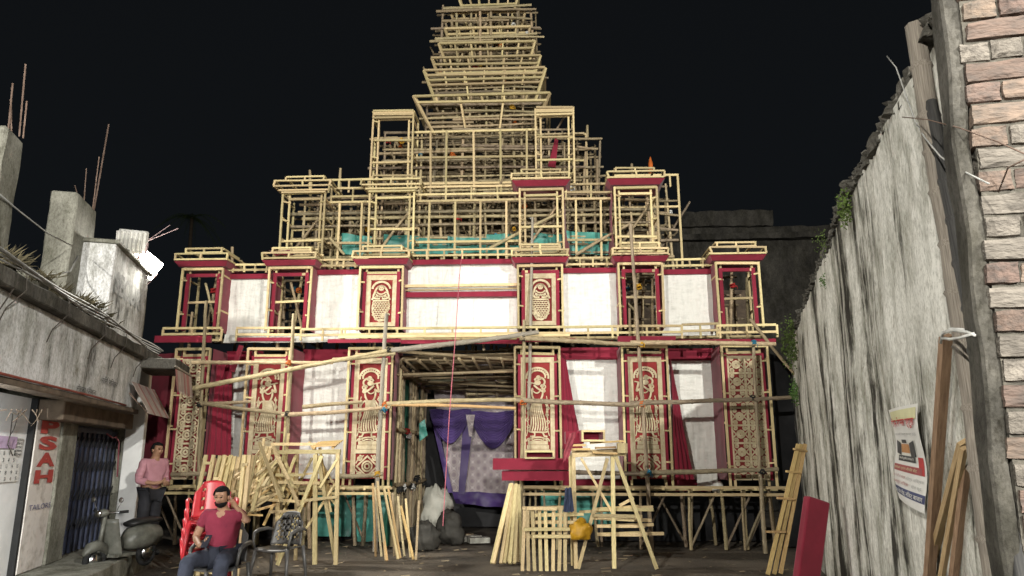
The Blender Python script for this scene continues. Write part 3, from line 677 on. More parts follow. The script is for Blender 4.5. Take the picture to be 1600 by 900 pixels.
# ================================================================ inside the gateway
def damask():
    m, N, L, b = new_mat('medallion_print_cloth')
    tc = N.new('ShaderNodeTexCoord'); sx = N.new('ShaderNodeSeparateXYZ'); L.new(tc.outputs['Object'], sx.inputs[0])
    def wave(sock, k):
        mu = N.new('ShaderNodeMath'); mu.operation = 'MULTIPLY'; mu.inputs[1].default_value = k; L.new(sock, mu.inputs[0])
        s = N.new('ShaderNodeMath'); s.operation = 'SINE'; L.new(mu.outputs[0], s.inputs[0]); return s.outputs[0]
    ad = N.new('ShaderNodeMath'); L.new(wave(sx.outputs['X'], 22), ad.inputs[0]); L.new(wave(sx.outputs['Z'], 22), ad.inputs[1])
    ab = N.new('ShaderNodeMath'); ab.operation = 'ABSOLUTE'; L.new(ad.outputs[0], ab.inputs[0])
    cr = N.new('ShaderNodeValToRGB'); cr.color_ramp.interpolation = 'EASE'
    e = cr.color_ramp.elements; e[0].position = 0; e[0].color = (.66, .61, .60, 1); e[1].position = .16; e[1].color = (.38, .32, .34, 1)
    for p, c in ((.42, (.42, .35, .38)), (.5, (.56, .50, .47)), (.62, (.50, .44, .42)), (.7, (.37, .31, .33)), (1, (.33, .27, .30))): k = e.new(p); k.color = (*c, 1)
    dv = N.new('ShaderNodeMath'); dv.operation = 'MULTIPLY'; dv.inputs[1].default_value = .52; L.new(ab.outputs[0], dv.inputs[0]); L.new(dv.outputs[0], cr.inputs[0])
    L.new(cr.outputs[0], b.inputs['Base Color']); b.inputs['Roughness'].default_value = .7; return m
MT['damask'] = damask()
MT['purple'] = mat('purple_satin', (.085, .045, .20), (.05, .025, .125), 2, rough=.45, bump=.1, rnd=.03, sheen=.3)
MT['olive'] = mat('olive_sheet', (.33, .32, .22), (.2, .2, .13), 3, rough=.7, bump=.2, rnd=.15)
VI = 3.6
CUR = thing('gateway_curtain', 'purple swagged curtain over a medallion printed cloth inside the gateway', 'curtain', PF.o, PF.ang)
cloth('printed_cloth', pv(705, 768, VI), pv(812, 772, VI), pv(812, 560, VI), pv(668, 560, VI), 40, 50, .05, 'damask', CUR, 1.6, 3, .03, 5)
def swag(px0, px1, ytop, ybot, v, seed):
    a0 = pv(px0, ytop, v); a1 = pv(px1, ytop, v); D = (a0 - pv(px0, ybot, v)).z; m = MB(); nx, ny = 26, 48; vs = []
    for j in range(ny + 1):
        for i in range(nx + 1):
            a = i / nx; b = j / ny; p = a0.lerp(a1, a); d = .10 + (D - .10) * math.sin(math.pi * a) ** .8
            vs.append((p.x, p.y - .10 * math.sin(math.pi * a) * b + .018 * math.sin(b * 11 * 2 * math.pi), p.z - d * b + .02 * math.sin(a * 9)))
    m._add(vs, [(j * (nx + 1) + i, j * (nx + 1) + i + 1, (j + 1) * (nx + 1) + i + 1, (j + 1) * (nx + 1) + i) for j in range(ny) for i in range(nx)])
    m.build('swag', MT['purple'], CUR, True)
swag(672, 736, 640, 692, VI - .15, 1); swag(734, 808, 643, 700, VI - .15, 2)
cloth('purple_stripe', pv(716, 772, VI - .12), pv(726, 772, VI - .12), pv(740, 655, VI - .12), pv(724, 655, VI - .12), 4, 20, .03, 'purple', CUR, 2, 3)
cloth('curtain_edge', pv(700, 770, VI - .1), pv(708, 770, VI - .1), pv(678, 640, VI - .1), pv(671, 640, VI - .1), 4, 20, .03, 'purple', CUR, 2, 4)
cloth('purple_hem', pv(712, 786, VI - .2), pv(812, 796, VI - .2), pv(812, 772, VI - .1), pv(706, 768, VI - .1), 24, 6, .06, 'purple', CUR, 3, 5)
cloth('cloth_tail', pv(733, 682, VI - .25), pv(737, 682, VI - .25), pv(742, 648, VI - .2), pv(728, 648, VI - .2), 6, 8, .02, 'damask', CUR, 4, 6)
for k, (a, b, y0, y1, v) in enumerate([(672, 725, 568, 598, 3.2), (730, 745, 566, 600, 3.1), (778, 808, 575, 600, 3.2)]):
    t = cloth('inner_sheet', pv(a, y1, v), pv(b, y1, v), pv(b, y0, v), pv(a, y0, v), 14, 8, .06, 'olive', PAN, 4, k)
for (y, a, b) in ((606, 672, 806), (602, 700, 806), (616, 730, 806)): pole('inner_rail', pv(a, y, 3.0), pv(b, y + J(3), 3.0), .04, 'bamboo', PAN)
for px in (730, 745, 776): pole('inner_post', pv(px, 620, 3.0), pv(px + J(2), 540, 2.8), .035, 'bamboo_old', PAN)
bx('inner_white_board', tuple(pv(760, 586, 2.9)), tuple(pv(770, 572, 2.92)), 'white', PAN)
# wall of upright bamboo with green netting on the near side of the passage
for i in range(30):
    v = .15 + i * .115; u = -1.22 + J(.05)
    pole('passage_bamboo', (u, v, J(.02)), (u + J(.12), v + J(.15), 3.4 + J(.15)), random.uniform(.024, .04), random.choice(('bamboo', 'bamboo_old', 'bamboo_old')), PAN)
pole('inner_rail', (-1.12, .1, 3.3), (-1.1, 3.5, 3.1), .04, 'bamboo', PAN); pole('inner_rail', (-1.15, .1, 2.1), (-1.15, 3.5, 2.1), .04, 'bamboo', PAN); pole('inner_rail', (-1.15, .1, 1.1), (-1.15, 3.5, 1.1), .04, 'bamboo', PAN)
cloth('green_net', (-1.34, .1, .0), (-1.34, 3.6, .0), (-1.34, 3.6, 3.3), (-1.34, .1, 3.3), 30, 30, .06, 'green_net', PAN, 2, 4, nrm=Vector((1, 0, 0)))
cloth('teal_sheet', pv(655, 690, 1.6), pv(668, 680, 1.6), pv(664, 655, 1.6), pv(655, 662, 1.6), 8, 10, .08, 'teal', PAN, 4, 31)
for i in range(14): lash((-1.12, .2 + i * .23, random.choice((1.1, 2.1, 3.2)) + J(.1)), .05, random.choice(('lash_black', 'lash_black', 'lash_white', 'lash_red')), PAN)
cloth('passage_cloth', (1.12, .2, 0), (1.12, 3.6, 0), (1.12, 3.6, 3.5), (1.12, .2, 3.5), 20, 20, .05, 'maroon', PAN, 2, 4, nrm=Vector((1, 0, 0)))
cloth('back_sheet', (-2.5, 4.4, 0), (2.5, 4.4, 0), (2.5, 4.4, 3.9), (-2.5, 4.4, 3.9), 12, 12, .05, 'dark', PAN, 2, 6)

# ================================================================ scaffold lashed in front
SCF = thing('bamboo_scaffold', 'lashed bamboo scaffold of uprights and crossing poles before the gateway', 'scaffold', PF.o, PF.ang)
VS = -.42
def sp(p, q, r, mt='bamboo', v0=VS, v1=None, ground=False, n='upright'):
    a = pv(*p, v0); b = pv(*q, VS if v1 is None else v1)
    if ground:
        d = (a - b).normalized(); a = a + d * (a.z / -d.z); 
    return pole(n, a, b, r, mt, SCF)
sp((309, 800), (322, 470), .036, ground=True); sp((441, 800), (459, 490), .036, ground=True); sp((588, 815), (604, 490), .042, 'bamboo_grey', ground=True)
sp((813, 800), (819, 500), .036, ground=True); sp((1014, 790), (985, 350), .036, 'bamboo_old', ground=True); sp((1192, 800), (1177, 538), .036, 'bamboo_old', ground=True)
sp((826, 640), (832, 340), .03, 'bamboo_grey', v0=VS + .2, v1=.3)
for p, q, r, mt in (((311, 629), (458, 648), .038, 'bamboo'), ((312, 631), (392, 627), .035, 'bamboo'), ((440, 648), (610, 636), .04, 'bamboo'), ((473, 636), (566, 628), .036, 'bamboo'), ((600, 632), (822, 624), .042, 'bamboo'), ((612, 632), (806, 638), .032, 'batten2'),
                    ((806, 625), (1010, 632), .042, 'bamboo_old'), ((870, 628), (995, 634), .032, 'bamboo'), ((985, 630), (1236, 621), .042, 'bamboo_old'), ((300, 566), (520, 567), .036, 'bamboo'),
                    ((287, 610), (612, 547), .045, 'bamboo'), ((520, 562), (618, 552), .036, 'bamboo'), ((612, 547), (842, 519), .048, 'bamboo_grey'), ((812, 528), (1004, 539), .046, 'bamboo'), ((985, 536), (1212, 538), .044, 'bamboo'), ((1172, 498), (1242, 585), .03, 'bamboo'),
                    ((796, 735), (1020, 741), .042, 'bamboo_old'), ((1000, 740), (1216, 733), .042, 'bamboo_old'), ((268, 742), (345, 740), .04, 'bamboo_old'), ((530, 744), (598, 740), .04, 'bamboo_old')):
    sp(p, q, r, mt, v0=VS - .08, v1=VS - .08, n='ledger')
for px, py, c in ((602, 632, 'lash_orange'), (601, 640, 'lash_blue'), (816, 628, 'lash_orange'), (1003, 538, 'lash_yellow'), (1002, 630, 'lash_orange'), (1014, 739, 'lash_blue'), (1191, 737, 'lash_black'), (449, 647, 'lash_black'), (452, 567, 'lash_orange'), (312, 632, 'lash_black'), (590, 740, 'lash_yellow'), (813, 736, 'lash_yellow'), (1178, 536, 'lash_blue'), (818, 528, 'lash_black'), (608, 547, 'lash_black'), (1176, 622, 'lash_black')):
    lash(pv(px, py, VS - .08), .046, c, SCF)
m = MB(); m.tube([pv(718, 428, -.5), pv(712, 520, -.6), pv(702, 650, -.7), pv(692, 822, -.8)], .008, 5)
m.tube([pv(722, 395, -.2), pv(718, 428, -.5)], .006, 4)
MT['pink'] = mat('pink_cord', (.55, .16, .20), rough=.8, bump=0)
tag(m.build('pink_cord', MT['pink']), 'long pink cord hanging down in front of the open gateway', 'cord').matrix_world = PF.m

# ================================================================ timber and boards standing about
def trestle(label, Y, bars, group=None, mt='batten'):
    c = at(bars[0][0][0], bars[0][0][1], Y); t = thing('wooden_trestle', label, 'trestle', (c.x, Y, 0), 0, group)
    o = Vector((c.x, Y, 0))
    for p, q, w, dy, n in bars:
        a = at(*p, Y + dy) - o; b = at(*q, Y + dy) - o
        if n == 'leg':
            d = (b - a).normalized(); b = a + d * (a.z / -d.z)
        stick(n, a, b, w, w * .8, mt, t)
    return t
def rails_and_legs(xl, xr, y, Y): pass
trestle('tall pale timber trestle crowded with leaning frames beside the seated man', 12.0, [
    ((418, 707), (532, 705), .075, 0, 'top_rail'), ((424, 694), (495, 694), .06, .45, 'top_rail'), ((450, 704), (532, 708), .07, .5, 'top_rail'),
    ((528, 708), (525, 860), .06, 0, 'leg'), ((493, 710), (492, 860), .065, .02, 'leg'), ((434, 708), (434, 860), .06, .5, 'leg'), ((464, 710), (462, 860), .05, .5, 'leg'), ((503, 712), (455, 830), .055, -.04, 'leg'), ((497, 712), (520, 850), .055, .06, 'leg'),
    ((528, 716), (500, 762), .045, -.03, 'brace'), ((462, 712), (440, 770), .045, .1, 'brace'), ((443, 712), (462, 765), .045, .3, 'brace'), ((476, 830), (524, 756), .045, .12, 'brace'),
    ((408, 742), (476, 742), .055, -.02, 'rail'), ((414, 753), (500, 755), .055, 0, 'rail'), ((476, 782), (528, 776), .055, -.05, 'rail'), ((400, 780), (480, 784), .05, .3, 'rail'), ((474, 755), (522, 752), .05, .4, 'rail'), ((420, 800), (470, 798), .05, .1, 'rail')])
trestle('pale timber trestle carrying planks and red boxes beside the gateway', 11.6, [
    ((893, 711), (978, 709), .08, 0, 'top_rail'), ((893, 706), (980, 703), .06, .35, 'top_rail'), ((896, 712), (899, 850), .055, 0, 'leg'), ((891, 712), (894, 850), .05, .3, 'leg'), ((957, 713), (959, 850), .06, 0, 'leg'),
    ((961, 710), (1012, 850), .055, -.05, 'leg'), ((949, 716), (915, 845), .05, -.03, 'leg'), ((908, 716), (963, 812), .045, .05, 'brace'), ((925, 805), (1002, 807), .06, -.02, 'rail'), ((905, 800), (960, 797), .05, .3, 'rail'), ((968, 790), (990, 778), .05, .1, 'rail')])
# ladder-like frames leaning together
def ladder(label, x0, x1, yt, Y, lean, rungs, w=.05, top2=None, dx=0):
    a0 = at(x0, yt, Y); a1 = at(x1, yt, Y); o = Vector(((a0.x + a1.x) / 2, Y, 0))
    t = thing('ladder_rack', label, 'timber frame', o, 0, 'timber frames leaning in a stack by the seated man')
    for a in (a0, a1): stick('upright', Vector((a.x + dx, Y - lean, 0)) - o, a - o + Vector((0, 0, 0)), w, w * .7, 'batten', t)
    for r in rungs:
        z = a0.z * r; k = 1 - r; stick('rung', Vector((a0.x + dx * k, Y - lean * k - .03, z)) - o, Vector((a1.x + dx * k, Y - lean * k - .03, z)) - o, .045, .04, 'batten', t)
lab = 'narrow pale ladder-like timber frame leaning in the stack behind the seated man'
for x0, x1, yt, Y, ln, rg in ((322, 334, 711, 11.2, .3, (.93, .5, .1)), (344, 352, 712, 11.25, .35, (.8, .3)), (351, 361, 711, 11.35, .3, (.92, .4)), (357, 367, 713, 11.45, .4, (.85, .45)), (366, 374, 714, 11.5, .4, (.8, .3)), (382, 390, 711, 10.9, .2, (.92, .5)), (388, 396, 711, 11.0, .2, (.9, .4)), (393, 399, 712, 11.05, .25, (.86, .6, .3)), (374, 381, 716, 11.5, .4, (.7,))):
    ladder(lab, x0, x1, yt, Y, ln, rg, dx=-.06 + J(.09))
GB = 'loose battens leaning on the big trestle'
for i in range(20):
    x = random.uniform(398, 440); a = at(x, random.uniform(690, 722), 11.7 + J(.2)); b = at(x - random.uniform(15, 40) + (60 if i % 4 == 0 else 0), random.uniform(740, 800), 11.3 + J(.2))
    tag(stick('timber_batten', a, b, .045, .03, 'batten'), 'loose pale batten leaning askew against the crowded tall trestle', 'batten', GB)
for i in range(16):
    y = random.uniform(755, 806); x = random.uniform(352, 380); a = at(x, y, 11.45 + J(.15)); b = at(x + random.uniform(30, 75), y - random.uniform(-8, 42), 11.6 + J(.2))
    tag(stick('timber_batten', a, b, .045, .03, 'batten2' if i % 3 == 0 else 'batten'), 'loose pale batten leaning askew against the crowded tall trestle', 'batten', GB)
for i in range(26):
    x = random.uniform(400, 520); y = random.uniform(712, 800); an = random.choice((0, 0, .9, -.9, 1.3, -1.2)) + J(.3); L = random.uniform(18, 42); Y = 12.4 + random.uniform(0, .3)
    a = at(x - math.cos(an) * L, y - math.sin(an) * L, Y); b = at(x + math.cos(an) * L, y + math.sin(an) * L, Y); a.z = max(a.z, .03); b.z = max(b.z, .03)
    tag(stick('timber_batten', a, b, .04, .03, 'batten2' if i % 2 else 'batten'), 'batten in the tangle behind the legs of the tall trestle', 'batten', 'battens tangled behind the tall trestle')
def slat_bundle():
    t = thing('slatted_pallet', 'small rough slatted crate panel lying on top of the tall trestle', 'crate', at(508, 700, 12.2))
    for i in range(5): stick('slat', (-.2 + i * .02, -.1 + .07 * i, .02 + .02 * i), (.2 + i * .01, -.1 + .07 * i, .04 + .02 * i), .06, .02, 'batten2', t)
    for s in (-1, 1): stick('cross_piece', (.15 * s, -.12, .0), (.15 * s, .2, .09), .04, .03, 'batten2', t)
slat_bundle()
GF = 'battens fanned against the deck by the gateway'
for i in range(15):
    t = i / 14; a = at(797 + 14 * t + J(2), 757 + J(2), 12.9); b = foot(764 + 52 * t + J(5), 838, 12.2 + J(.2)); b.z = .01
    tag(stick('timber_batten', b, a, .05, .035, 'batten'), 'pale batten in the fan leaning against the deck beside the gateway', 'batten', GF)
for i in range(11):
    a = foot(588 + i * 6 + J(8), 838, 12.7 + J(.3)); b = at(574 + i * 7 + J(12), 738 + i * 3 + random.uniform(0, 32), 13.15)
    tag(stick('timber_batten', a, b, .036, .03, ('batten2', 'bamboo', 'batten')[i % 3]), 'rough batten leaning by the white upright at the bamboo passage', 'batten', 'battens leaning at the bamboo passage')
def low_stack():
    for i in range(16):
        y = 794 + (i % 5) * 11; x0 = 812 + random.uniform(0, 25); Y = 11.5 + J(.25); a = at(x0, y, Y); b = at(x0 + random.uniform(40, 82), y + J(2), Y)
        tag(stick('timber_batten', a, b, .05, .045, 'batten'), 'short pale batten in the low heap under the red boards', 'batten', 'battens heaped under the red boards')
    for i in range(12):
        y = 796 + (i % 4) * 13; x0 = 922 + random.uniform(0, 20); Y = 11.9 + J(.3); a = at(x0, y, Y); b = at(x0 + random.uniform(60, 100), y + J(5), Y)
        tag(stick('timber_batten', a, b, .06, .045, 'batten'), 'pale batten in the heap between the legs of the box-laden trestle', 'batten', 'battens heaped under the box-laden trestle')
    for i in range(8):
        x = 816 + i * 9.5; a = at(x, 850, 11.35); b = at(x + J(4), 792 + J(6), 11.4); a.z = 0
        tag(stick('timber_batten', a, b, .05, .045, 'batten'), 'short pale batten in the low heap under the red boards', 'batten', 'battens heaped under the red boards')
low_stack()
def red_box(name, label, px0, px1, y0, y1, Y, dep, mt='red', open_front=False, group=None, rz=0):
    a = at(px0, y1, Y); b = at(px1, y0, Y); c = Vector(((a.x + b.x) / 2, Y, a.z)); t = thing(name, label, 'box', c, rz, group)
    hw = (b.x - a.x) / 2; h = b.z - a.z; w = .03
    for n, p, q in (('panel', (-hw, 0, 0), (hw, dep, w)), ('panel', (-hw, 0, h - w), (hw, dep, h)), ('panel', (-hw, 0, w), (-hw + w, dep, h - w)), ('panel', (hw - w, 0, w), (hw, dep, h - w)), ('back_panel', (-hw + w, dep - w, w), (hw - w, dep - .002, h - w))):
        bx(n, p, q, mt, t)
    if not open_front: bx('front_panel', (-hw + .001, -.012, .001), (hw - .001, .0, h - .001), mt, t)
    else:
        for p, q in (((-hw, -.012, h / 2), (hw, -.012, h / 2)),): pass
        for z in (.015, h - .015): stick('edge_batten', (-hw, -.015, z), (hw, -.015, z), .03, .03, 'batten', t)
        for s in (-1, 1): stick('edge_batten', (s * (hw - .015), -.015, .03), (s * (hw - .015), -.015, h - .03), .03, .03, 'batten', t)
    return t
red_box('red_box', 'long crimson cloth-covered beam box resting on the deck by the gateway', 770, 897, 716, 734, 12.9, .45)
red_box('red_box', 'shorter crimson cloth-covered beam box below the long crimson one', 784, 893, 736, 751, 13.0, .4)
red_box('red_box', 'small open red cornice box tilted on the long crimson beam', 820, 866, 704, 717, 12.8, .3, open_front=True)
red_box('red_box', 'open red box on its side upon the trestle planks', 908, 945, 672, 690, 11.5, .3, open_front=True, rz=.12)
red_box('red_box', 'solid red box under a hanging cloth on the trestle', 884, 912, 674, 693, 11.6, .3)
for i, (x0, x1, y, d) in enumerate(((888, 915, 696, .0), (890, 922, 702, .05), (926, 964, 707, -.05), (922, 975, 692, .2), (930, 962, 700, .25))):
    a = at(x0, y, 11.5 + d); b = at(x1, y + J(3), 11.5 + d); tag(stick('plank', a, b, .10, .03, 'batten2'), 'short plank lying among the red boxes on the trestle', 'plank', 'planks on the box-laden trestle')
for i in range(5):
    a = at(966 + i * 3, 692 + J(1), 11.4); b = at(966 + i * 3, 708, 11.4); tag(stick('plank', a, b, .035, .10, 'batten'), 'short plank lying among the red boxes on the trestle', 'plank', 'planks on the box-laden trestle')
tag(cloth('red_cloth', at(878, 723, 11.35), at(888, 715, 11.4), at(902, 674, 11.5), at(890, 677, 11.35), 8, 16, .03, mat('rose_cloth', (.26, .05, .065), rough=.85), None, 5, 2, .015, 2), 'rose coloured cloth hanging off the trestle end', 'cloth')
tag(cloth('dark_cloth', at(880, 800, 11.2), at(897, 799, 11.2), at(893, 762, 11.35), at(883, 762, 11.35), 10, 16, .04, mat('navy_cloth', (.035, .045, .085), rough=.9), None, 5, 2, .02, 2), 'dark blue garment hanging from the trestle leg', 'garment')
def sack(name, label, c, r, mt, seed, cat='sack'):
    m = MB(); m.ball((0, 0, 0), r, 20, 14); fq = 1.5 / min(r); m.v = [tuple(Vector(p) * (1 + .42 * noise.noise(Vector(p) * fq + Vector((seed * 3.3, 0, 0))) + .22 * noise.noise(Vector(p) * fq * 2.6))) for p in m.v]
    zmin = min(p[2] for p in m.v); m.v = [(p[0], p[1], max(p[2], zmin * .7) - zmin * .7) for p in m.v]
    o = m.build(name, mt, None, True); o.location = c; tag(o, label, cat); return o
MT['yellow_bag'] = mat('yellow_plastic', (.42, .23, .015), (.25, .13, .008), 5, rough=.5, bump=.4, bscale=9)
MT['black_bag'] = mat('dark_sacking', (.055, .052, .045), rough=.75, bump=.4, bscale=9); MT['grey_bag'] = mat('grey_sacking', (.42, .41, .36), (.3, .3, .26), 5, rough=.6, bump=.4, bscale=9)
sack('plastic_bag', 'crumpled yellow plastic bag beside the box-laden trestle', foot(906, 830, 11.2) + Vector((0, 0, .45)), (.17, .13, .15), MT['yellow_bag'], 1, 'bag')
sack('plastic_bag', 'black plastic sack slumped in the gateway', foot(704, 815, 14.8), (.26, .24, .36), MT['black_bag'], 2, 'bag')
sack('sack', 'pale sack standing inside the gateway by the bamboo', foot(682, 800, 15.8), (.30, .26, .55), MT['grey_bag'], 3)
sack('sack', 'small dark bundle lying in the gateway before the bamboo', foot(664, 825, 13.9), (.26, .22, .28), MT['black_bag'], 4)
for i, (x, y, Y) in enumerate(((725, 800, 15.6), (748, 812, 15.0), (735, 806, 15.3))):
    o = MB(); o.box((-.2, -.12, 0), (.2, .12, .1)); o = o.build('concrete_block', MT['relief'] if i == 0 else MT['grey_bag']); o.location = foot(x, y, Y); o.rotation_euler.z = .3 * i; tag(o, 'pale block lying on the ground inside the gateway', 'block', 'blocks inside the gateway')
# long frame leaning on the plaster wall and padded board
t = thing('ladder_rack', 'three-batten pale timber frame leaning towards the plaster wall', 'timber frame', foot(1208, 815, 11.0)); o = t.location.copy()
for i, (xt, xb) in enumerate(((1247, 1196), (1252, 1206), (1258, 1216))):
    a = at(xb, 850, 11.0 + .05 * i); a.z = 0; stick('upright', a - o, at(xt, 694, 11.2 + .05 * i) - o, .05, .035, 'batten2', t)
for r in (.12, .45, .72, .95):
    p = at(1190, 850, 11).lerp(at(1243, 694, 11.15), r); q = at(1222, 850, 11).lerp(at(1262, 698, 11.3), r); p.z = max(p.z, .05); q.z = max(q.z, .05); stick('rung', p - o, q - o, .04, .03, 'batten2', t)
def padded():
    a = at(1268, 769, 8.2); m = MB(); c = foot(1236, 820, 8.0)
    m.box((-.14, -.05, 0), (.14, .05, 1.22)); o = m.build('padded_board', MT['maroon']); o.location = (c.x + .02, 8.0, 0); o.rotation_euler = (0, R(16), R(20))
    b = o.modifiers.new('b', 'BEVEL'); b.width = .02; b.segments = 2
    tag(o, 'maroon cloth-covered board leaning at the foot of the plaster wall', 'board')
padded()
# ================================================================ weathered plaster
def plaster(name, light, mid, dark, sx=3.2, sz=.22, c=(.36, .47, .60), bump=.5, patch=.55):
    m, N, L, b = new_mat(name)
    tc = N.new('ShaderNodeTexCoord')
    def nz(scale, st, det=8, rough=.65, dist=0.0):
        mp = N.new('ShaderNodeMapping'); mp.inputs['Scale'].default_value = st; L.new(tc.outputs['Object'], mp.inputs[0])
        n = N.new('ShaderNodeTexNoise'); n.inputs['Scale'].default_value = scale; n.inputs['Detail'].default_value = det; n.inputs['Roughness'].default_value = rough; n.inputs['Distortion'].default_value = dist; L.new(mp.outputs[0], n.inputs['Vector']); return n.outputs[0]
    streak = nz(1, (sx, sx, sz), 8, .68, .5); fine = nz(1, (sx * 9, sx * 9, sz * 22), 8, .75); blot = nz(1.1, (1, 1, 1), 6)
    def mix(a, k, bb, kk):
        m1 = N.new('ShaderNodeMath'); m1.operation = 'MULTIPLY'; m1.inputs[1].default_value = k; L.new(a, m1.inputs[0])
        m2 = N.new('ShaderNodeMath'); m2.operation = 'MULTIPLY_ADD'; m2.inputs[1].default_value = kk; L.new(bb, m2.inputs[0]); L.new(m1.outputs[0], m2.inputs[2]); return m2.outputs[0]
    v = mix(mix(streak, .52, fine, .2), 1, blot, .28)
    cr = N.new('ShaderNodeValToRGB'); e = cr.color_ramp.elements; e[0].position = c[0]; e[0].color = (*dark, 1); e[1].position = c[2]; e[1].color = (*light, 1); k = e.new(c[1]); k.color = (*mid, 1)
    L.new(v, cr.inputs[0])
    n3 = nz(2.2, (1, 1, .5), 9, .75); c3 = N.new('ShaderNodeValToRGB'); c3.color_ramp.elements[0].position = .40; c3.color_ramp.elements[0].color = (patch, patch, patch * .92, 1); c3.color_ramp.elements[1].position = .56; c3.color_ramp.elements[1].color = (1, 1, 1, 1); L.new(n3, c3.inputs[0])
    mx = N.new('ShaderNodeMix'); mx.data_type = 'RGBA'; mx.blend_type = 'MULTIPLY'; mx.inputs[0].default_value = 1; L.new(cr.outputs[0], mx.inputs[6]); L.new(c3.outputs[0], mx.inputs[7]); L.new(mx.outputs[2], b.inputs['Base Color'])
    g = nz(38, (1, 1, .55), 6, .8); c4 = N.new('ShaderNodeValToRGB'); c4.color_ramp.elements[0].position = .36; c4.color_ramp.elements[0].color = (.42, .41, .38, 1); c4.color_ramp.elements[1].position = .55; c4.color_ramp.elements[1].color = (1, 1, 1, 1); L.new(g, c4.inputs[0])
    my = N.new('ShaderNodeMix'); my.data_type = 'RGBA'; my.blend_type = 'MULTIPLY'; my.inputs[0].default_value = .8; L.new(mx.outputs[2], my.inputs[6]); L.new(c4.outputs[0], my.inputs[7])
    vo = N.new('ShaderNodeTexNoise'); vo.inputs['Scale'].default_value = .9; vo.inputs['Detail'].default_value = 10; vo.inputs['Roughness'].default_value = .8; vo.inputs['Distortion'].default_value = 1.5; L.new(tc.outputs['Object'], vo.inputs['Vector'])
    c5 = N.new('ShaderNodeValToRGB'); c5.color_ramp.elements[0].position = .33; c5.color_ramp.elements[0].color = (.45, .42, .36, 1); c5.color_ramp.elements[1].position = .42; c5.color_ramp.elements[1].color = (1, 1, 1, 1); L.new(vo.outputs[0], c5.inputs[0])   # patches where the coat has flaked off
    mz = N.new('ShaderNodeMix'); mz.data_type = 'RGBA'; mz.blend_type = 'MULTIPLY'; mz.inputs[0].default_value = 1; L.new(my.outputs[2], mz.inputs[6]); L.new(c5.outputs[0], mz.inputs[7]); L.new(mz.outputs[2], b.inputs['Base Color'])
    b.inputs['Roughness'].default_value = .92; b.inputs['Specular IOR Level'].default_value = .15
    bp = N.new('ShaderNodeBump'); bp.inputs['Strength'].default_value = bump; bp.inputs['Distance'].default_value = .03; L.new(v, bp.inputs['Height']); L.new(bp.outputs[0], b.inputs['Normal'])
    return m
MT['plaster_r'] = plaster('stained_white_plaster', (.74, .73, .68), (.46, .45, .40), (.04, .037, .03), 1.6, .10, (.455, .485, .515), .9, .5)
MT['plaster_l'] = plaster('stained_grey_plaster', (.70, .70, .70), (.48, .48, .47), (.06, .057, .052), 2.6, .25, (.405, .455, .53), .5)
MT['concrete'] = plaster('raw_concrete', (.33, .325, .28), (.22, .215, .18), (.07, .068, .055), 2.0, 1.6, (.34, .45, .62), .8)
MT['concrete_dark'] = plaster('sooty_concrete', (.16, .15, .13), (.09, .085, .075), (.03, .028, .025), 2.5, 1.5, (.36, .47, .6), .8)
MT['white_wall'] = mat('white_distemper', (.78, .78, .77), (.66, .66, .65), 3, rough=.8, bump=.05, rnd=0)
MT['sign_white'] = mat('flaking_white_paint', (.62, .58, .54), (.40, .36, .32), 7, rough=.85, bump=.3, rnd=0, contrast=(.3, .52))
MT['sign_red'] = mat('faded_red_paint', (.40, .06, .05), (.50, .30, .26), 24, rough=.85, bump=.1, rnd=0, contrast=(.28, .38))
MT['ink'] = mat('faded_blue_ink', (.13, .13, .26), rough=.9, bump=0, rnd=0); MT['ink_black'] = mat('black_ink', (.05, .05, .05), rough=.9, bump=0, rnd=0); MT['ink_faded'] = mat('washed_out_paint', (.19, .19, .19), (.33, .33, .31), 18, rough=.95, bump=0, rnd=0, contrast=(.35, .6))
MT['ink_fascia'] = mat('faded_stencil', (.05, .05, .06), (.12, .12, .12), 20, rough=.95, bump=0, rnd=0)
MT['shutter'] = mat('navy_shutter', (.035, .045, .085), (.014, .016, .03), 6, rough=.5, bump=.2, rnd=.3)
MT['steel'] = mat('rusty_rebar', (.21, .15, .12), (.11, .07, .05), 9, rough=.8, bump=.2, rnd=.2)
MT['wire'] = mat('grey_cable', (.40, .40, .38), rough=.6, bump=0, rnd=.3); MT['wire_dark'] = mat('dark_cable', (.07, .06, .05), rough=.6, bump=0, rnd=.3)
MT['metal_white'] = mat('white_enamel', (.68, .67, .64), (.55, .54, .5), 6, rough=.4, bump=.05, rnd=0); MT['pinkish'] = mat('dusty_bracket', (.38, .27, .27), rough=.6, bump=0, rnd=0)
MT['dry_grass'] = mat('dry_grass', (.13, .11, .065), (.06, .052, .03), 3, rough=.9, bump=0); MT['moss'] = mat('moss', (.09, .14, .03), (.05, .07, .02), 9, rough=.95, bump=0, rnd=.3); MT['leaf'] = mat('fresh_leaf', (.12, .24, .05), (.07, .15, .03), 9, rough=.6, bump=0, rnd=.3)
MT['soffit'] = mat('brown_soffit', (.16, .12, .085), (.08, .06, .045), 5, rough=.9, bump=.3, rnd=0)

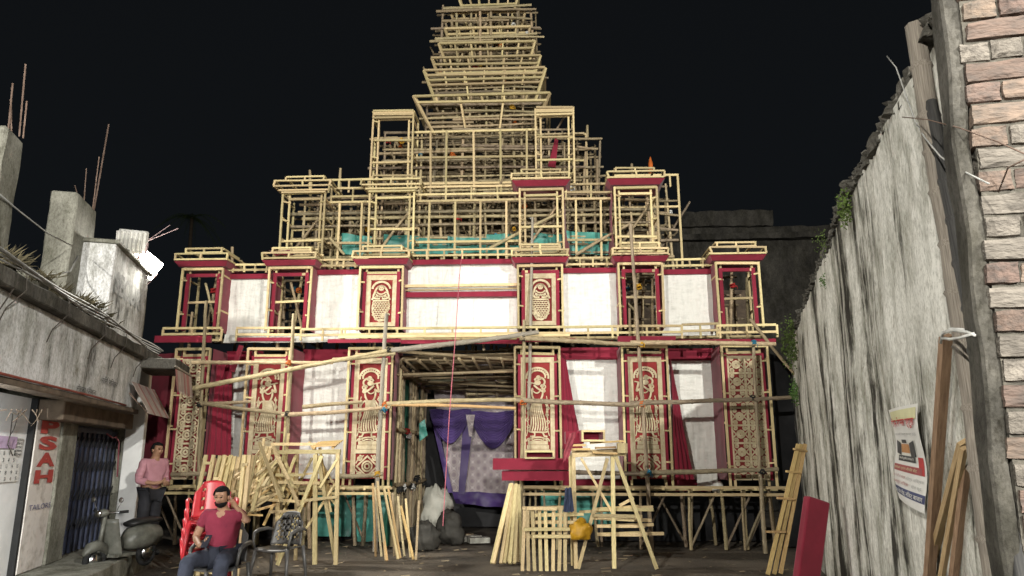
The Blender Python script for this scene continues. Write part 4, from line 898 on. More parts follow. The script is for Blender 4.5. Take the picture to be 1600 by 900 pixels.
# ================================================================ shop building on the viewer's side of the pandal
LF = Frame((-4.66, 6.5, 0), math.atan2(.9729, -.2313))
SHOP = thing('shop_building', 'low weathered shop building with stained plaster fascia and unfinished concrete columns', 'building', LF.o, LF.ang)
lx = lambda px, py, y=0.0: LF.px(px, py, y)
def slab(name, a, b, mt, parent, nx=1, rough=0.0, seed=0, bev=.012):
    """box with worn, slightly wavy edges"""
    m = MB(); m.box(a, b); o = m.build(name, MT[mt], parent); me = o.data; bm = bmesh.new(); bm.from_mesh(me)
    L = max(b[i] - a[i] for i in range(3)); n = min(60, int(L / .12))
    if rough:
        for ax in range(3):
            k = int((b[ax] - a[ax]) / .13)
            for j in range(1, min(k, 80)):
                c = a[ax] + (b[ax] - a[ax]) * j / k; co = [0, 0, 0]; co[ax] = c; no = [0, 0, 0]; no[ax] = 1
                bmesh.ops.bisect_plane(bm, geom=bm.verts[:] + bm.edges[:] + bm.faces[:], plane_co=co, plane_no=no)
        for v in bm.verts: v.co += noise.noise_vector(v.co * 2.3 + Vector((seed, 0, 0))) * rough + noise.noise_vector(v.co * 9) * rough * .4
    bm.to_mesh(me); bm.free()
    if bev: md = o.modifiers.new('worn', 'BEVEL'); md.width = bev; md.segments = 1; md.limit_method = 'ANGLE'; md.angle_limit = R(50)
    return o
SE = 6.75
slab('fascia', (-3.5, 0, 2.34), (5.45, .16, 3.12), 'plaster_l', SHOP, rough=.012)
slab('roof_slab', (-3.5, -.10, 3.12), (SE, 3.5, 3.28), 'concrete_dark', SHOP, rough=.02, seed=3)
slab('fascia_drip', (-3.5, -.03, 2.27), (5.45, .2, 2.338), 'soffit', SHOP, rough=.008)
m = MB(); m.tube([(-3.5, -.04, 2.36), (0, -.045, 2.35), (3, -.04, 2.36), (4.6, -.045, 2.35)], .013, 6); m.build('red_pipe', mat('dull_red_pipe', (.30, .07, .05), rough=.6), SHOP, True)
slab('plinth', (-3.5, -.35, -.1), (SE - 1.2, 3.5, .26), 'concrete', SHOP, rough=.015)
YS = .5
def sx_(px, py=735): return lx(px, py, YS).x
s_room, s_sign0, s_sign1, s_col1, s_sh1, s_fr1 = sx_(41), sx_(44), sx_(82), sx_(107), sx_(188), sx_(195)
slab('lintel', (s_sign0, .2, 2.05), (SE - .6, .5, 2.30), 'soffit', SHOP, rough=.01)
bx('room_wall', (-3.5, YS + .05, .26), (s_room, YS + .12, 2.3), 'white_wall', SHOP)
bx('door_edge', (s_room, YS - .02, .26), (s_sign0, YS + .1, 2.3), 'lash_black', SHOP)
slab('sign_column', (s_sign0, YS - .03, .26), (s_sign1, YS + .3, 2.06), 'sign_white', SHOP, rough=.006)
slab('shop_column', (s_sign1 + .005, YS - .06, .26), (s_col1, YS + .3, 2.06), 'concrete', SHOP, rough=.01)
bx('gate_backing', (s_col1, YS + .12, .26), (s_sh1, YS + .16, 2.06), 'shutter', SHOP)
n = 22
gate = bx('gate_rail', (s_col1, YS + .03, 1.96), (s_sh1, YS + .08, 2.02), 'shutter', SHOP)
for i in range(n):
    s = s_col1 + (s_sh1 - s_col1) * (i + .5) / n; bx('gate_slat', (s - .022, YS + .02 + .02 * (i % 2), .28), (s + .022, YS + .05 + .02 * (i % 2), 1.96), 'shutter', SHOP)
for i in range(n - 1):
    s = s_col1 + (s_sh1 - s_col1) * (i + .5) / n; d = (s_sh1 - s_col1) / n
    for z in (.6, 1.0, 1.4, 1.75): stick('gate_cross', (s, YS + .015, z), (s + d, YS + .015, z + .14), .012, .01, 'lash_black', SHOP)
slab('gate_post', (s_sh1, YS - .04, .26), (s_fr1, YS + .2, 2.06), 'concrete', SHOP, rough=.008)
m = MB(); m.tube([lx(167, 678, YS - .05), lx(176, 684, YS - .06), lx(181, 683, YS - .06), lx(186, 690, YS - .05), lx(183, 745, YS - .06)], .012, 5); m.build('red_ribbon', MT['pink'], SHOP, True)
slab('passage_wall', (s_fr1, YS + .3, .26), (SE - .9, YS + .5, 2.3), 'concrete', SHOP, rough=.01, seed=4)
slab('passage_end_wall', (SE - .12, .42, 0), (SE + .06, 3.4, 3.1), 'concrete', SHOP, rough=.012, seed=5); slab('passage_end_pier', (SE - .16, .12, 0), (SE + .02, .416, 3.1), 'white_wall', SHOP, rough=.006, seed=15)
slab('passage_jamb', (s_fr1 + .25, YS + .02, .26), (s_fr1 + .42, YS + .28, 2.1), 'soffit', SHOP, rough=.008, seed=6)
# lettering on the sign column and walls
def quad(p):
    return lambda a, b: (Vector(p[3]) * (1 - a) + Vector(p[2]) * a) * (1 - b) + (Vector(p[0]) * (1 - a) + Vector(p[1]) * a) * b
def sq(x0, x1, z0, z1, y): return quad([(x0, y, z1), (x1, y, z1), (x1, y, z0), (x0, y, z0)])
w = s_sign1 - s_sign0
for ch, ya, yb in (('P', 655, 677), ('S', 681, 703), ('A', 707, 729), ('H', 734, 755)):
    zt = lx(65, ya, YS).z; zb = lx(60, yb, YS).z
    lettering('painted_letter', ch, sq(s_sign0 + .12 * w, s_sign0 + .88 * w, zb, zt, YS - .045), 'sign_red', SHOP, .05)
zt = lx(58, 787, YS).z; zb = lx(58, 795, YS).z
lettering('small_lettering', 'TAILORS', sq(s_sign0 + .08 * w, s_sign0 + .95 * w, zb, zt, YS - .045), 'ink', SHOP)
p0, p1 = lx(118, 600, 0), lx(147, 616, 0)
lettering('stencil_lettering', 'मेहरा फैशन', sq(p0.x, p1.x, lx(132, 616).z, lx(132, 603).z, -.022), 'ink_fascia', SHOP)
p0, p1 = lx(157, 592, 0), lx(181, 600, 0)
lettering('stencil_lettering', 'गिरि निवास', sq(p0.x, p1.x, lx(170, 603).z, lx(170, 591).z, -.022), 'ink_fascia', SHOP)
# unfinished columns with rods, parapet block
c1 = lx(40, 215, .45); slab('concrete_column', (c1.x - .46, .45, 3.27), (c1.x, .85, lx(20, 205, .45).z), 'concrete', SHOP, rough=.03, seed=1, bev=.03)
for px, py, pxb, pyb in ((20, 130, 12, 205), (17, 155, 18, 205), (40, 100, 30, 205), (42, 158, 36, 208)):
    m = MB(); m.tube([lx(pxb, pyb + 8, .65), lx(px, py, .65)], .009, 5); m.build('reinforcing_rod', MT['steel'], SHOP)
c2a, c2b = lx(117, 335, .75), lx(151, 330, .75); slab('concrete_column', (c2a.x, .75, 3.27), (c2b.x, 1.1, c2b.z), 'concrete', SHOP, rough=.02, seed=2, bev=.02)
for px, py, pxb, pyb in ((117, 290, 128, 322), (135, 263, 130, 325), (155, 245, 144, 325), (170, 194, 146, 325)):
    m = MB(); m.tube([lx(pxb, pyb + 8, .9), lx(px, py, .9)], .012 if px == 170 else .008, 5); m.build('reinforcing_rod', MT['steel'], SHOP)
b0, b1 = lx(181, 382, .3), lx(257, 455, .3); ZB = (b0.z + b1.z) / 2
slab('parapet_block', (b0.x, .3, 3.27), (SE - .25, .85, ZB), 'plaster_l', SHOP, rough=.012, seed=6)
slab('parapet_coping', (b0.x - .03, .24, ZB), (SE - .2, .9, ZB + .06), 'concrete', SHOP, rough=.012, seed=7)
slab('parapet_end', (SE - .25, .35, 2.4), (SE, .9, ZB - .15), 'concrete', SHOP, rough=.01, seed=8)
slab('low_block', (lx(45, 440, .6).x, .6, 3.27), (lx(84, 450, .6).x, 1.0, lx(70, 430, .6).z), 'concrete', SHOP, rough=.015, seed=9)
p = lx(188, 420, .3)
lettering('faded_lettering', 'SECURI', sq(b0.x + .12, b0.x + 1.75, ZB - .72, ZB - .38, .274), 'ink_faded', SHOP, .03)
# dry branches and clutter under the drip edge
m = MB()
for i in range(9):
    a = lx(10 + i * 8, 640, .1); q = a + Vector((J(.25), J(.1), -.12 + J(.1))); m.tube([a, (a + q) / 2 + Vector((J(.06), 0, J(.06))), q], [.008, .006, .003], 4)
tag(m.build('dry_twigs', MT['soffit'], SHOP), kind='stuff')
# cables that run along the roof edge and sag down the fascia
m = MB()
for k in range(4):
    pts = [(s, -.10 - .02 * k, 3.31 + .02 * math.sin(s * 2 + k) + .012 * k) for s in [(-3.4 + i * .45) for i in range(22)]]; m.tube(pts, .011, 5)
tag(m.build('roof_cable', MT['wire']), 'pale cable bundle lying along the roof edge of the shop building', 'cable').matrix_world = LF.m
m = MB()
for s in (.3, 1.5, 2.9, 3.9, 5.1): m = MB(); m.tube([(s, -.12, 3.3), (s + .03, -.13, 3.15), (s - .1, -.03, 2.95), (s - .18, -.02, 2.8)], .006, 4); m.build('hanging_wire', MT['wire_dark'], SHOP)
m = MB(); m.tube([(.2, -.1, 3.2), (-.1, -.02, 2.7), (-.3, -.02, 2.4)], .006, 4); m.build('hanging_wire', MT['wire_dark'], SHOP)
m = MB(); m.tube([lx(-40, 270, .4), lx(30, 330, .44), lx(75, 365, .5), lx(112, 384, .7)], .010, 5); m.tube([lx(70, 430, .6), lx(90, 428, .6), lx(110, 424, .7), lx(122, 400, .74)], .012, 5)
tag(m.build('sagging_cable', MT['wire'], None, True), 'dark cable sagging between the two unfinished concrete columns', 'cable').matrix_world = LF.m
# awning at the far end
AW = thing('shop_awning', 'dusty striped cloth awning with scalloped valance under the roof end', 'awning', LF.o, LF.ang)
MT['awning'] = mat('dusty_canvas', (.42, .36, .31), (.28, .21, .19), 4, (1, 1, 1), .85, .1, .05); MT['awning_red'] = mat('faded_red_canvas', (.38, .17, .15), (.26, .12, .11), 4, (1, 1, 1), .85, .1, .05)
slab('canopy_slab', (5.35, -.52, 2.99), (6.6, .1, 3.16), 'concrete_dark', SHOP, rough=.02, seed=11)
n = 11
for i in range(n):
    s0 = 5.2 + i * .125; m = MB(); mt = 'awning_red' if i in (0, 5, 7, 8) else 'awning'
    m._add([(s0, -.55, 2.98), (s0 + .122, -.55, 2.98), (s0 + .122, -.60, 2.66), (s0 + .06, -.61, 2.60), (s0, -.60, 2.66)], [(0, 1, 2, 3, 4)])
    o = m.build('valance_strip', MT[mt], AW); o.modifiers.new('t', 'SOLIDIFY').thickness = .006
for i in range(13):
    s0 = 4.75 + i * .115; m = MB(); mt = 'awning_red' if i % 4 == 3 else 'awning'
    m._add([(s0, -.05, 2.72), (s0 + .112, -.05, 2.72), (s0 + .112, -.34, 2.24), (s0, -.34, 2.24)], [(0, 1, 2, 3)])
    o = m.build('awning_strip', MT[mt], AW); o.modifiers.new('t', 'SOLIDIFY').thickness = .006
pole('awning_rail', (5.15, -.56, 2.99), (6.62, -.56, 2.99), .022, 'bamboo_grey', AW)
for s in (4.9, 6.0): m = MB(); m.tube([(s, -.3, 2.24), (s, 0.05, 2.6)], .01, 5); m.build('awning_stay', MT['steel'], AW)
# dry grass on the roof, one mass
m = MB()
def tuft(c, n, h, sp):
    for i in range(n):
        a = random.uniform(0, 6.28); d = random.uniform(0, sp); p = Vector(c) + Vector((math.cos(a) * d, math.sin(a) * d, 0)); q = p + Vector((J(h * .9), J(h * .9), h * random.uniform(.2, .9))); k = Vector((math.sin(a), -math.cos(a), 0)) * .006
        m._add([p - k, p + k, (p + q) / 2 + k * .7 + Vector((J(.01), J(.01), .02)), q], [(0, 1, 2), (0, 2, 3)])
for px, py, n_, h in ((135, 478, 200, .2), (150, 492, 200, .16), (120, 470, 120, .2), (165, 505, 90, .14), (0, 408, 120, .26), (12, 415, 80, .2), (85, 455, 60, .2), (70, 428, 40, .14), (55, 432, 30, .12)):
    c = lx(px, py, .05 if px > 100 or px < 20 else .5); c.z = max(3.28, c.z - .05); tuft(c, n_, h, .16)
tag(m.build('dry_grass', MT['dry_grass']), 'dry grass tufts growing along the shop roof edge', 'grass', kind='stuff').matrix_world = LF.m
# hidden tube light of the shop room, above its doorway
tl = bpy.data.lights.new('shop_tube_light', 'AREA'); tl.shape = 'RECTANGLE'; tl.size = 1.2; tl.size_y = .06; tl.energy = 240; tl.color = (.93, .98, 1)
to = bpy.data.objects.new('shop_tube_light', tl); COL.objects.link(to); to.matrix_world = LF.m @ Matrix.Translation((-.4, -.02, 2.25)) @ Matrix.Rotation(R(42), 4, 'X')
# calendars on the room wall
def calendar(label, p, q, mt, rows, seed):
    a = lx(*p, YS + .03); b = lx(*q, YS + .03); t = thing('wall_calendar', label, 'calendar', LF.o, LF.ang)
    x0, x1, z0, z1 = a.x, b.x, b.z, a.z
    bx('sheet', (x0, YS + .035, z0), (x1, YS + .045, z1), mt, t)
    for r in range(rows):
        for c in range(5):
            x = x0 + (x1 - x0) * (c + .5) / 5; z = z0 + (z1 - z0) * (r + .5) / rows; h = (z1 - z0) / rows
            lettering('numeral', str(1 + (r * 5 + c) % 31), sq(x - .022, x + .022, z - h * .3, z + h * .3, YS + .031), 'ink_black', t)
    return t
MT['lilac'] = mat('lilac_print', (.50, .38, .52), (.42, .30, .45), 9, rough=.6, bump=0, rnd=0); MT['paper'] = mat('white_paper', (.68, .67, .64), (.62, .61, .58), 6, rough=.7, bump=0, rnd=0)
calendar('white wall calendar page with rows of dates hanging lowest in the shop', (-12, 724), (28, 752), 'paper', 3, 1)
t = calendar('lilac wall calendar hanging in the bright shop room', (-14, 702), (25, 724), 'paper', 2, 2); a, b = lx(-14, 680, YS + .03), lx(25, 701, YS + .03); bx('picture_sheet', (a.x, YS + .03, b.z), (b.x, YS + .04, a.z), 'lilac', t)
calendar('narrow white wall calendar hung behind the lilac one', (26, 684), (33, 713), 'paper', 5, 3)
m = MB(); m.tube([lx(20, 646, YS - .05), lx(16, 680, YS), lx(12, 695, YS), lx(20, 712, YS)], .006, 4); m.tube([lx(29, 646, YS - .05), lx(22, 670, YS), lx(15, 682, YS)], .005, 4); m.build('hanging_wire', MT['wire_dark'], SHOP)

# ---- floodlights on the parapet
def floodlight(name, label, c, rot, lit):
    t = tag(empty(name, c), label, 'floodlight', None); t.rotation_euler = rot; t.scale = (1.35,) * 3
    m = MB(); m.box((-.2, 0, -.15), (.2, .09, .15)); hs = m.build('housing', MT['metal_white'], t); hs.modifiers.new('b', 'BEVEL').width = .02
    for i in range(7): bx('cooling_fin', (-.18 + i * .06, .09, -.12), (-.172 + i * .06, .12, .12), 'metal_white', t)
    if lit:
        mm, N, L, b = new_mat('lit_lamp_glass'); b.inputs['Emission Color'].default_value = (1, .97, .88, 1); b.inputs['Emission Strength'].default_value = 110; b.inputs['Base Color'].default_value = (.9, .9, .9, 1)
        MT['lamp'] = mm
    bx('lamp_glass', (-.18, -.012, -.13), (.18, -.002, .13), 'lamp' if lit else 'lash_black', t)
    m = MB(); m.tube([(-.22, .05, 0), (-.22, .08, -.2), (.22, .08, -.2), (.22, .05, 0)], .014, 5); m.build('bracket', MT['pinkish'], t)
    return t
lc = LF.m @ lx(229, 412, .35)
floodlight('floodlight', 'burning white floodlight on the shop parapet edge', lc, (R(14), R(25), R(62)), True)
spot('floodlight_beam', lc + Vector((.14, -.10, -.02)), (3.2, 7.0, 2.2), 1500, 150, (1, .96, .86), .15, .8)
l2 = LF.m @ lx(211, 378, .5)
floodlight('floodlight', 'unlit white floodlight on the parapet seen from behind', l2, (R(-12), R(-8), R(172)), False)
m = MB(); m.tube([l2 + Vector((.1, 0, -.15)), l2 + Vector((.05, .05, -.5)), l2 + Vector((.05, .05, -.75))], .02, 6)
for dx in (.35, .5): m.tube([l2 + Vector((.18, 0, 0)), l2 + Vector((.18 + dx, .1, .28 if dx > .4 else .34))], .006, 4)
m.build('mount_rod', MT['pinkish'], None); o = bpy.data.objects['mount_rod']; tag(o, 'thin steel rods sticking up beside the unlit floodlight', 'rod')

# ================================================================ plaster wall and brick pier
RF = Frame((1.8, 2.62, 0), math.atan2(10.38, 3.2))
rx = lambda px, py, y=0.0: RF.px(px, py, y)
def right_wall():
    t = thing('plaster_wall', 'tall streaked white plaster boundary wall with mossy broken coping', 'wall', RF.o, RF.ang)
    m = MB(); nx, nz = 150, 50; H = 3.72; L = 13.0; vs = []
    for j in range(nz + 1):
        for i in range(nx + 1):
            x = L * (i / nx) ** 1.3; z = (H - .27 * max(0, 1 - x / 3.2)) * j / nz; top = .05 * noise.noise(Vector((x * 1.7, 0, 3))) * (z / H)
            vs.append((x, .035 * noise.noise(Vector((x * 1.1, z * .5, 2))) + .012 * noise.noise(Vector((x * 7, z * 3, 1))), z + top))
    m._add(vs, [(j * (nx + 1) + i, j * (nx + 1) + i + 1, (j + 1) * (nx + 1) + i + 1, (j + 1) * (nx + 1) + i) for j in range(nz) for i in range(nx)])
    m.box((0, -.36, 0), (L, -.06, H - .32)); m.box((L, -.36, 0), (L + .02, .02, H - .03))
    m.build('plaster_face', MT['plaster_r'], t, True)
    x = 0.0; i = 0; base = []
    for k in range(4):
        b = MB(); b.box((-.5, -.5, 0), (.5, .5, 1)); me = b.mesh('coping_stone', MT['concrete_dark']); bm = bmesh.new(); bm.from_mesh(me); bmesh.ops.subdivide_edges(bm, edges=bm.edges[:], cuts=2, use_grid_fill=True)
        for v in bm.verts: v.co += noise.noise_vector(v.co * 2.1 + Vector((k * 7, 0, 0))) * .16 - Vector((v.co.x ** 3, v.co.y ** 3, 0)) * .25
        bm.to_mesh(me); bm.free(); base.append(me)
    while x < L:
        w = random.uniform(.07, .17)
        for row in range(2):
            o = bpy.data.objects.new('coping_stone', random.choice(base)); link(o, t); o.location = (x + w / 2 + J(.03), -.17 + J(.03), H - .27 * max(0, 1 - x / 3.2) - .04 + row * .062 + J(.015)); o.scale = (w * 1.05, .38 + J(.06) - row * .1, .085 + J(.02)); o.rotation_euler = (J(.1), J(.12), J(.1))
        x += w
right_wall()
MT['brick'] = mat('old_brick', (.20, .145, .115), (.10, .085, .075), 2.6, (1, 1, 1), .92, .6, .22, contrast=(.3, .62), hue=.012, detail=9, bscale=6)
MT['brick_grey'] = mat('cement_smeared_brick', (.23, .205, .175), (.11, .098, .085), 2.2, (1, 1, 1), .95, .8, .18, contrast=(.3, .62), detail=9, bscale=6)
MT['mortar'] = mat('crumbling_mortar', (.19, .175, .145), (.07, .065, .055), 9, rough=.95, bump=1, rnd=0, bscale=30)
def brick_pier():
    org = Vector((1.63, 2.56, 0))
    t = thing('brick_pier', 'rough bare brick pier end standing beside the plaster wall', 'wall', org, RF.ang - R(90)); t.rotation_euler.y = R(1.6)
    m = MB(); m.box((.012, .022, 0), (1.2, .15, 4.6)); m.build('mortar_core', MT['mortar'], t)
    slab('plaster_edge', (-.05, .02, 0), (.010, .17, 4.6), 'concrete_dark', t, rough=.02, seed=4, bev=.01)
    pool = []
    for k in range(8):
        b = MB(); b.box((-.5, -.5, -.5), (.5, .5, .5)); me = b.mesh('brick', MT['brick'] if k % 2 else MT['brick_grey']); bm = bmesh.new(); bm.from_mesh(me); bmesh.ops.subdivide_edges(bm, edges=bm.edges[:], cuts=3, use_grid_fill=True)
        for v in bm.verts:
            c = v.co.copy(); e = sum(abs(x) > .45 for x in c)
            v.co += noise.noise_vector(c * 2.2 + Vector((k * 5, 0, 0))) * Vector((.03, .05, .05)).length * .45
            if e >= 2: v.co -= Vector((math.copysign(.018, c.x) if abs(c.x) > .45 else 0, math.copysign(.05, c.y) if abs(c.y) > .45 else 0, math.copysign(.06, c.z) if abs(c.z) > .45 else 0)) * random.uniform(.2, 1.3)
        bm.to_mesh(me); bm.free(); pool.append(me)
    z = .04; r = 0
    while z < 4.4:
        x = random.uniform(-.01, .02); first = True
        while x < .72:
            w = (.225 if r % 2 == 0 else .105) if first else random.choice((.225, .105)); w += J(.01)
            o = bpy.data.objects.new('brick', random.choice(pool)); link(o, t); o.location = (x + w / 2, .075 + J(.008), z + .036 + J(.002)); o.scale = (w, .15, .079); o.rotation_euler = (J(.025), J(.015), J(.025)); x += w + random.uniform(.006, .013); first = False
        z += .0865; r += 1
brick_pier()
MT['bamboo_wall'] = mat('grey_brown_bamboo', (.30, .265, .22), (.10, .085, .07), 3, (4, 4, 7), .8, .35, 0, contrast=(.3, .7), detail=8)
def wall_pole(label, p, q, r, mt, off):
    a = rx(*q, off + .04); b = rx(*p, off); d = (a - b).normalized(); a = a + d * (a.z / -d.z); o = pole('bamboo_pole', a, b, r, mt); o.matrix_world = RF.m @ o.matrix_basis; return tag(o, label, 'bamboo pole')
wall_pole('thick grey weathered bamboo leaning on the plaster wall near the bricks', (1428, 40), (1540, 800), .050, 'bamboo_wall', .06)
wall_pole('blackened bamboo leaning between the grey bamboo and the brick pier', (1455, 160), (1584, 800), .032, 'bamboo_black', .05)
def wall_plank(label, p, q, w, h, mt, off, top=.0):
    a = rx(*q, off + .02); b = rx(*p, off); d = (a - b).normalized(); a = a + d * (a.z / -d.z); o = stick('plank', a, b, w, h, mt); o.matrix_world = RF.m @ aim(a, b, w, h, R(35)); return tag(o, label, 'plank', None)
MT['plank_brown'] = mat('brown_plank', (.27, .175, .11), (.14, .085, .05), 3, (2, 2, 8), .8, .2, 0); MT['plank_tan'] = mat('tan_plank', (.45, .33, .18), (.30, .20, .10), 3, (2, 2, 8), .8, .2, .1)
wall_plank('long brown plank leaning upright beside the poster', (1478, 525), (1458, 815), .06, .025, 'plank_brown', .05)
wall_plank('pale tan plank with a dark knot leaning behind the grey bamboo', (1505, 690), (1472, 815), .055, .02, 'plank_tan', .02)
wall_plank('narrow tan lath leaning beside the knotty tan plank', (1506, 700), (1486, 815), .03, .02, 'plank_tan', .045)
wall_plank('short reddish brown lath leaning low behind the grey bamboo', (1510, 730), (1500, 815), .05, .02, 'plank_brown', .02)
def tie(label, pts, r, off, mt, cat):
    m = MB()
    for p in pts: m.tube([rx(*q, off) for q in p], r, 5)
    tag(m.build('tie_strip', MT[mt], None, True), label, cat).matrix_world = RF.m
tie('white plastic strip tied round the grey bamboo', [[(1470, 536), (1473, 520), (1490, 516), (1512, 519), (1524, 524)], [(1472, 528), (1485, 530), (1500, 528), (1522, 521)], [(1474, 521), (1485, 514), (1505, 515)]], .006, .14, 'lash_white', 'tie')
tie('pale plastic rope stretched from the wall top to the bricks', [[(1386, 88), (1400, 105), (1430, 190), (1445, 215), (1470, 245), (1500, 265), (1545, 287)]], .0035, .1, 'wire', 'rope')
tie('thin rusty wire running across the wall to the bricks', [[(1410, 183), (1450, 187), (1500, 200), (1560, 222), (1600, 240)], [(1560, 300), (1575, 262), (1600, 250)]], .0025, .12, 'steel', 'wire')
# poster
PO = thing('school_poster', 'torn printed school notice pasted on the plaster wall', 'poster', RF.o, RF.ang)
cq = [rx(1391, 641, .03), rx(1436, 630, .03), rx(1449, 803, .03), rx(1405, 778, .03)]; pq = quad(cq)
def pm(a, b, off): p = pq(a, b); return Vector((p.x, p.y + .012 * math.sin(a * 3.1) + .014 * math.sin(b * 7 + a * 2) + off, p.z))
def patch(name, a0, a1, b0, b1, mt, off, n=8):
    m = MB(); vs = [pm(a0 + (a1 - a0) * i / n, b0 + (b1 - b0) * j / n, off) for j in range(n + 1) for i in range(n + 1)]
    m._add(vs, [(j * (n + 1) + i, j * (n + 1) + i + 1, (j + 1) * (n + 1) + i + 1, (j + 1) * (n + 1) + i) for j in range(n) for i in range(n)]); return m.build(name, MT[mt], PO, True)
for nme, c in (('p_red', (.42, .04, .04)), ('p_maroon', (.30, .07, .07)), ('p_black', (.05, .05, .05)), ('p_orange', (.45, .22, .09)), ('p_navy', (.05, .06, .14)), ('p_yellow', (.60, .58, .34)), ('p_white', (.66, .65, .60)), ('p_grey', (.30, .30, .29))): MT[nme] = mat(nme.replace('p_', 'printed_'), c, tuple(x * .85 for x in c), 9, rough=.7, bump=0, rnd=0)
patch('sheet', 0, 1, 0, 1, 'paper', 0, 14); patch('printed_field', .06, .97, .86, .97, 'p_yellow', .003)
patch('printed_frame', .1, .82, .455, .665, 'p_white', .003)
def ptri(a0, a1, b0, b1, sk, mt):
    m = MB(); m._add([pm(a0, b0 + sk[0], .006), pm(a1, b0 + sk[1], .006), pm(a1, b1 + sk[2], .006), pm(a0, b1 + sk[3], .006)], [(0, 1, 2, 3)]); m.build('printed_field', MT[mt], PO)
ptri(.13, .3, .52, .66, (0, -.02, -.03, 0), 'p_black'); ptri(.64, .8, .5, .66, (0, 0, 0, -.03), 'p_black'); ptri(.32, .62, .53, .62, (0, 0, 0, 0), 'p_orange'); ptri(.36, .55, .63, .665, (0, 0, 0, 0), 'p_black'); ptri(.2, .76, .44, .5, (0, 0, 0, 0), 'p_black')
patch('printed_field', .03, .9, .33, .40, 'p_maroon', .004); patch('printed_field', .82, .96, .33, .50, 'p_red', .003); patch('printed_field', .03, 1, .08, .16, 'p_navy', .003)
def ptext(body, a0, a1, b0, b1, mt, bold=0.0): lettering('printed_line', body, lambda a, b: pm(a0 + (a1 - a0) * a, b0 + (b1 - b0) * b, .009), mt, PO, bold)
ptext('वी. एम. नेशनल स्कूल', .06, .94, .775, .90, 'p_red', .03); ptext('कक्षा नर्सरी से अष्टम तक सत्र 2025', .12, .95, .70, .74, 'p_grey'); ptext('वैन की सुविधा उपलब्ध है', .25, .72, .455, .488, 'p_white', .01); ptext('नामांकन प्रारंभ सीमित सीट', .08, .8, .345, .385, 'p_yellow')
ptext('एल. के. जी. से अष्टम', .03, .5, .255, .30, 'p_maroon'); ptext('योग्य शिक्षक', .53, .98, .25, .295, 'p_grey'); ptext('कम्प्यूटर शिक्षा', .05, .6, .19, .235, 'p_maroon'); ptext('खेल कूद', .68, .93, .185, .23, 'p_grey'); ptext('पता: मेन रोड, निकट बाजार', .06, .97, .09, .15, 'p_white', .01)
# moss, ferns and weeds on the wall
def weed(label, c, n, r, mt, droop=.4, size=.03):
    m = MB()
    for i in range(n):
        d = Vector((random.gauss(0, 1), random.gauss(0, 1), random.gauss(0, 1))).normalized() * r * random.random() ** .6; p = Vector(c) + Vector((d.x, abs(d.y) * .6, d.z - droop * r * random.random()))
        a = Vector((J(1), J(1), J(1))).normalized() * size * random.uniform(.5, 1.2); b = a.orthogonal().normalized() * size * .4; m._add([p, p + a * .5 + b, p + a, p + a * .5 - b], [(0, 1, 2, 3)])
    tag(m.build('weed_clump', MT[mt]), label, 'weeds', kind='stuff').matrix_world = RF.m
weed('mossy weed clump on the wall top nearest the bricks', rx(1326, 318, .05), 260, .17, 'moss'); weed('big dark weed clump hanging at the far end of the wall top', rx(1241, 522, .05), 500, .42, 'moss', .8, .05); weed('bright fern clump growing low at the far wall end', rx(1245, 605, .04), 240, .22, 'leaf', .8, .04); weed('tiny fern growing from a crack in the plaster wall', rx(1289, 437, .02), 60, .09, 'leaf', .4, .025); weed('thin weeds sprouting along the middle of the wall top', rx(1290, 375, .05), 120, .2, 'moss', .3, .02)
o = MB(); c = Vector((1.95, 2.42, 2.62))
for i in range(9):
    a = R(40 * i); d = Vector((math.cos(a), -.6, math.sin(a))).normalized(); s = d.orthogonal() * .012; o._add([c, c + d * .03 + s, c + d * .06, c + d * .03 - s], [(0, 1, 2, 3)])
tag(o.build('weed_clump', MT['leaf']), 'small green sprig growing out of the brick pier', 'weeds')

# ================================================================ dark old building and palm beyond
MT['soot'] = plaster('blackened_masonry', (.075, .07, .06), (.045, .042, .037), (.015, .014, .013), 2.5, 1.5, (.36, .47, .6), .8)
OLD = thing('old_building', 'dark sooty old building rising behind the pandal and the plaster wall', 'building', (6.2, 24, 0), R(-4))
slab('wall', (-6, 0, 0), (9, 5, 9.2), 'soot', OLD, rough=.05, seed=12); slab('parapet', (-.5, -.15, 9.2), (2.6, 2, 9.75), 'soot', OLD, rough=.05, seed=13); slab('cornice_ledge', (-6, -.3, 8.7), (9, -.001, 8.9), 'soot', OLD, rough=.03, seed=14)
for x in (-2.5, 0.5, 3.5): 
    bx('window_shutter', (x, -.06, 5.2), (x + 1.1, -.02, 7.0), 'soffit', OLD); bx('window_sill', (x - .1, -.15, 5.08), (x + 1.2, -.001, 5.18), 'soot', OLD)
def palm():
    b = at(300, 340, 60); t = thing('palm_tree', 'faint palm tree standing in the dark behind the shop roofs', 'tree', (b.x, 60, 0)); t.scale = (1, 1, 1); m = MB(); H = b.z
    m.tube([(0, 0, 0), (.2, 0, H * .4), (.1, .1, H * .75), (0, 0, H)], [.28, .2, .17, .14], 8); m.build('trunk', MT['bamboo_old'], t, True)
    m = MB()
    for i in range(17):
        a = i * 2.4; el = random.uniform(-.2, 1.0); L = random.uniform(2.2, 3.2); prev = None
        for k in range(8):
            q = k / 7; p = Vector((math.cos(a) * L * q * math.cos(el * (1 - q)), math.sin(a) * L * q * math.cos(el * (1 - q)), H + L * (math.sin(el) * q - .9 * q * q)))
            if prev is not None:
                d = (p - prev).normalized(); s = d.cross(Vector((0, 0, 1))).normalized()
                for sg in (-1, 1):
                    for e in range(3):
                        o = prev.lerp(p, e / 3); m._add([o, o + d * .07, o + s * sg * .45 * (1.1 - q) + d * .25 + Vector((0, 0, -.22))], [(0, 1, 2)])
            prev = p
    m.build('crown', MT['moss'], t)
palm()
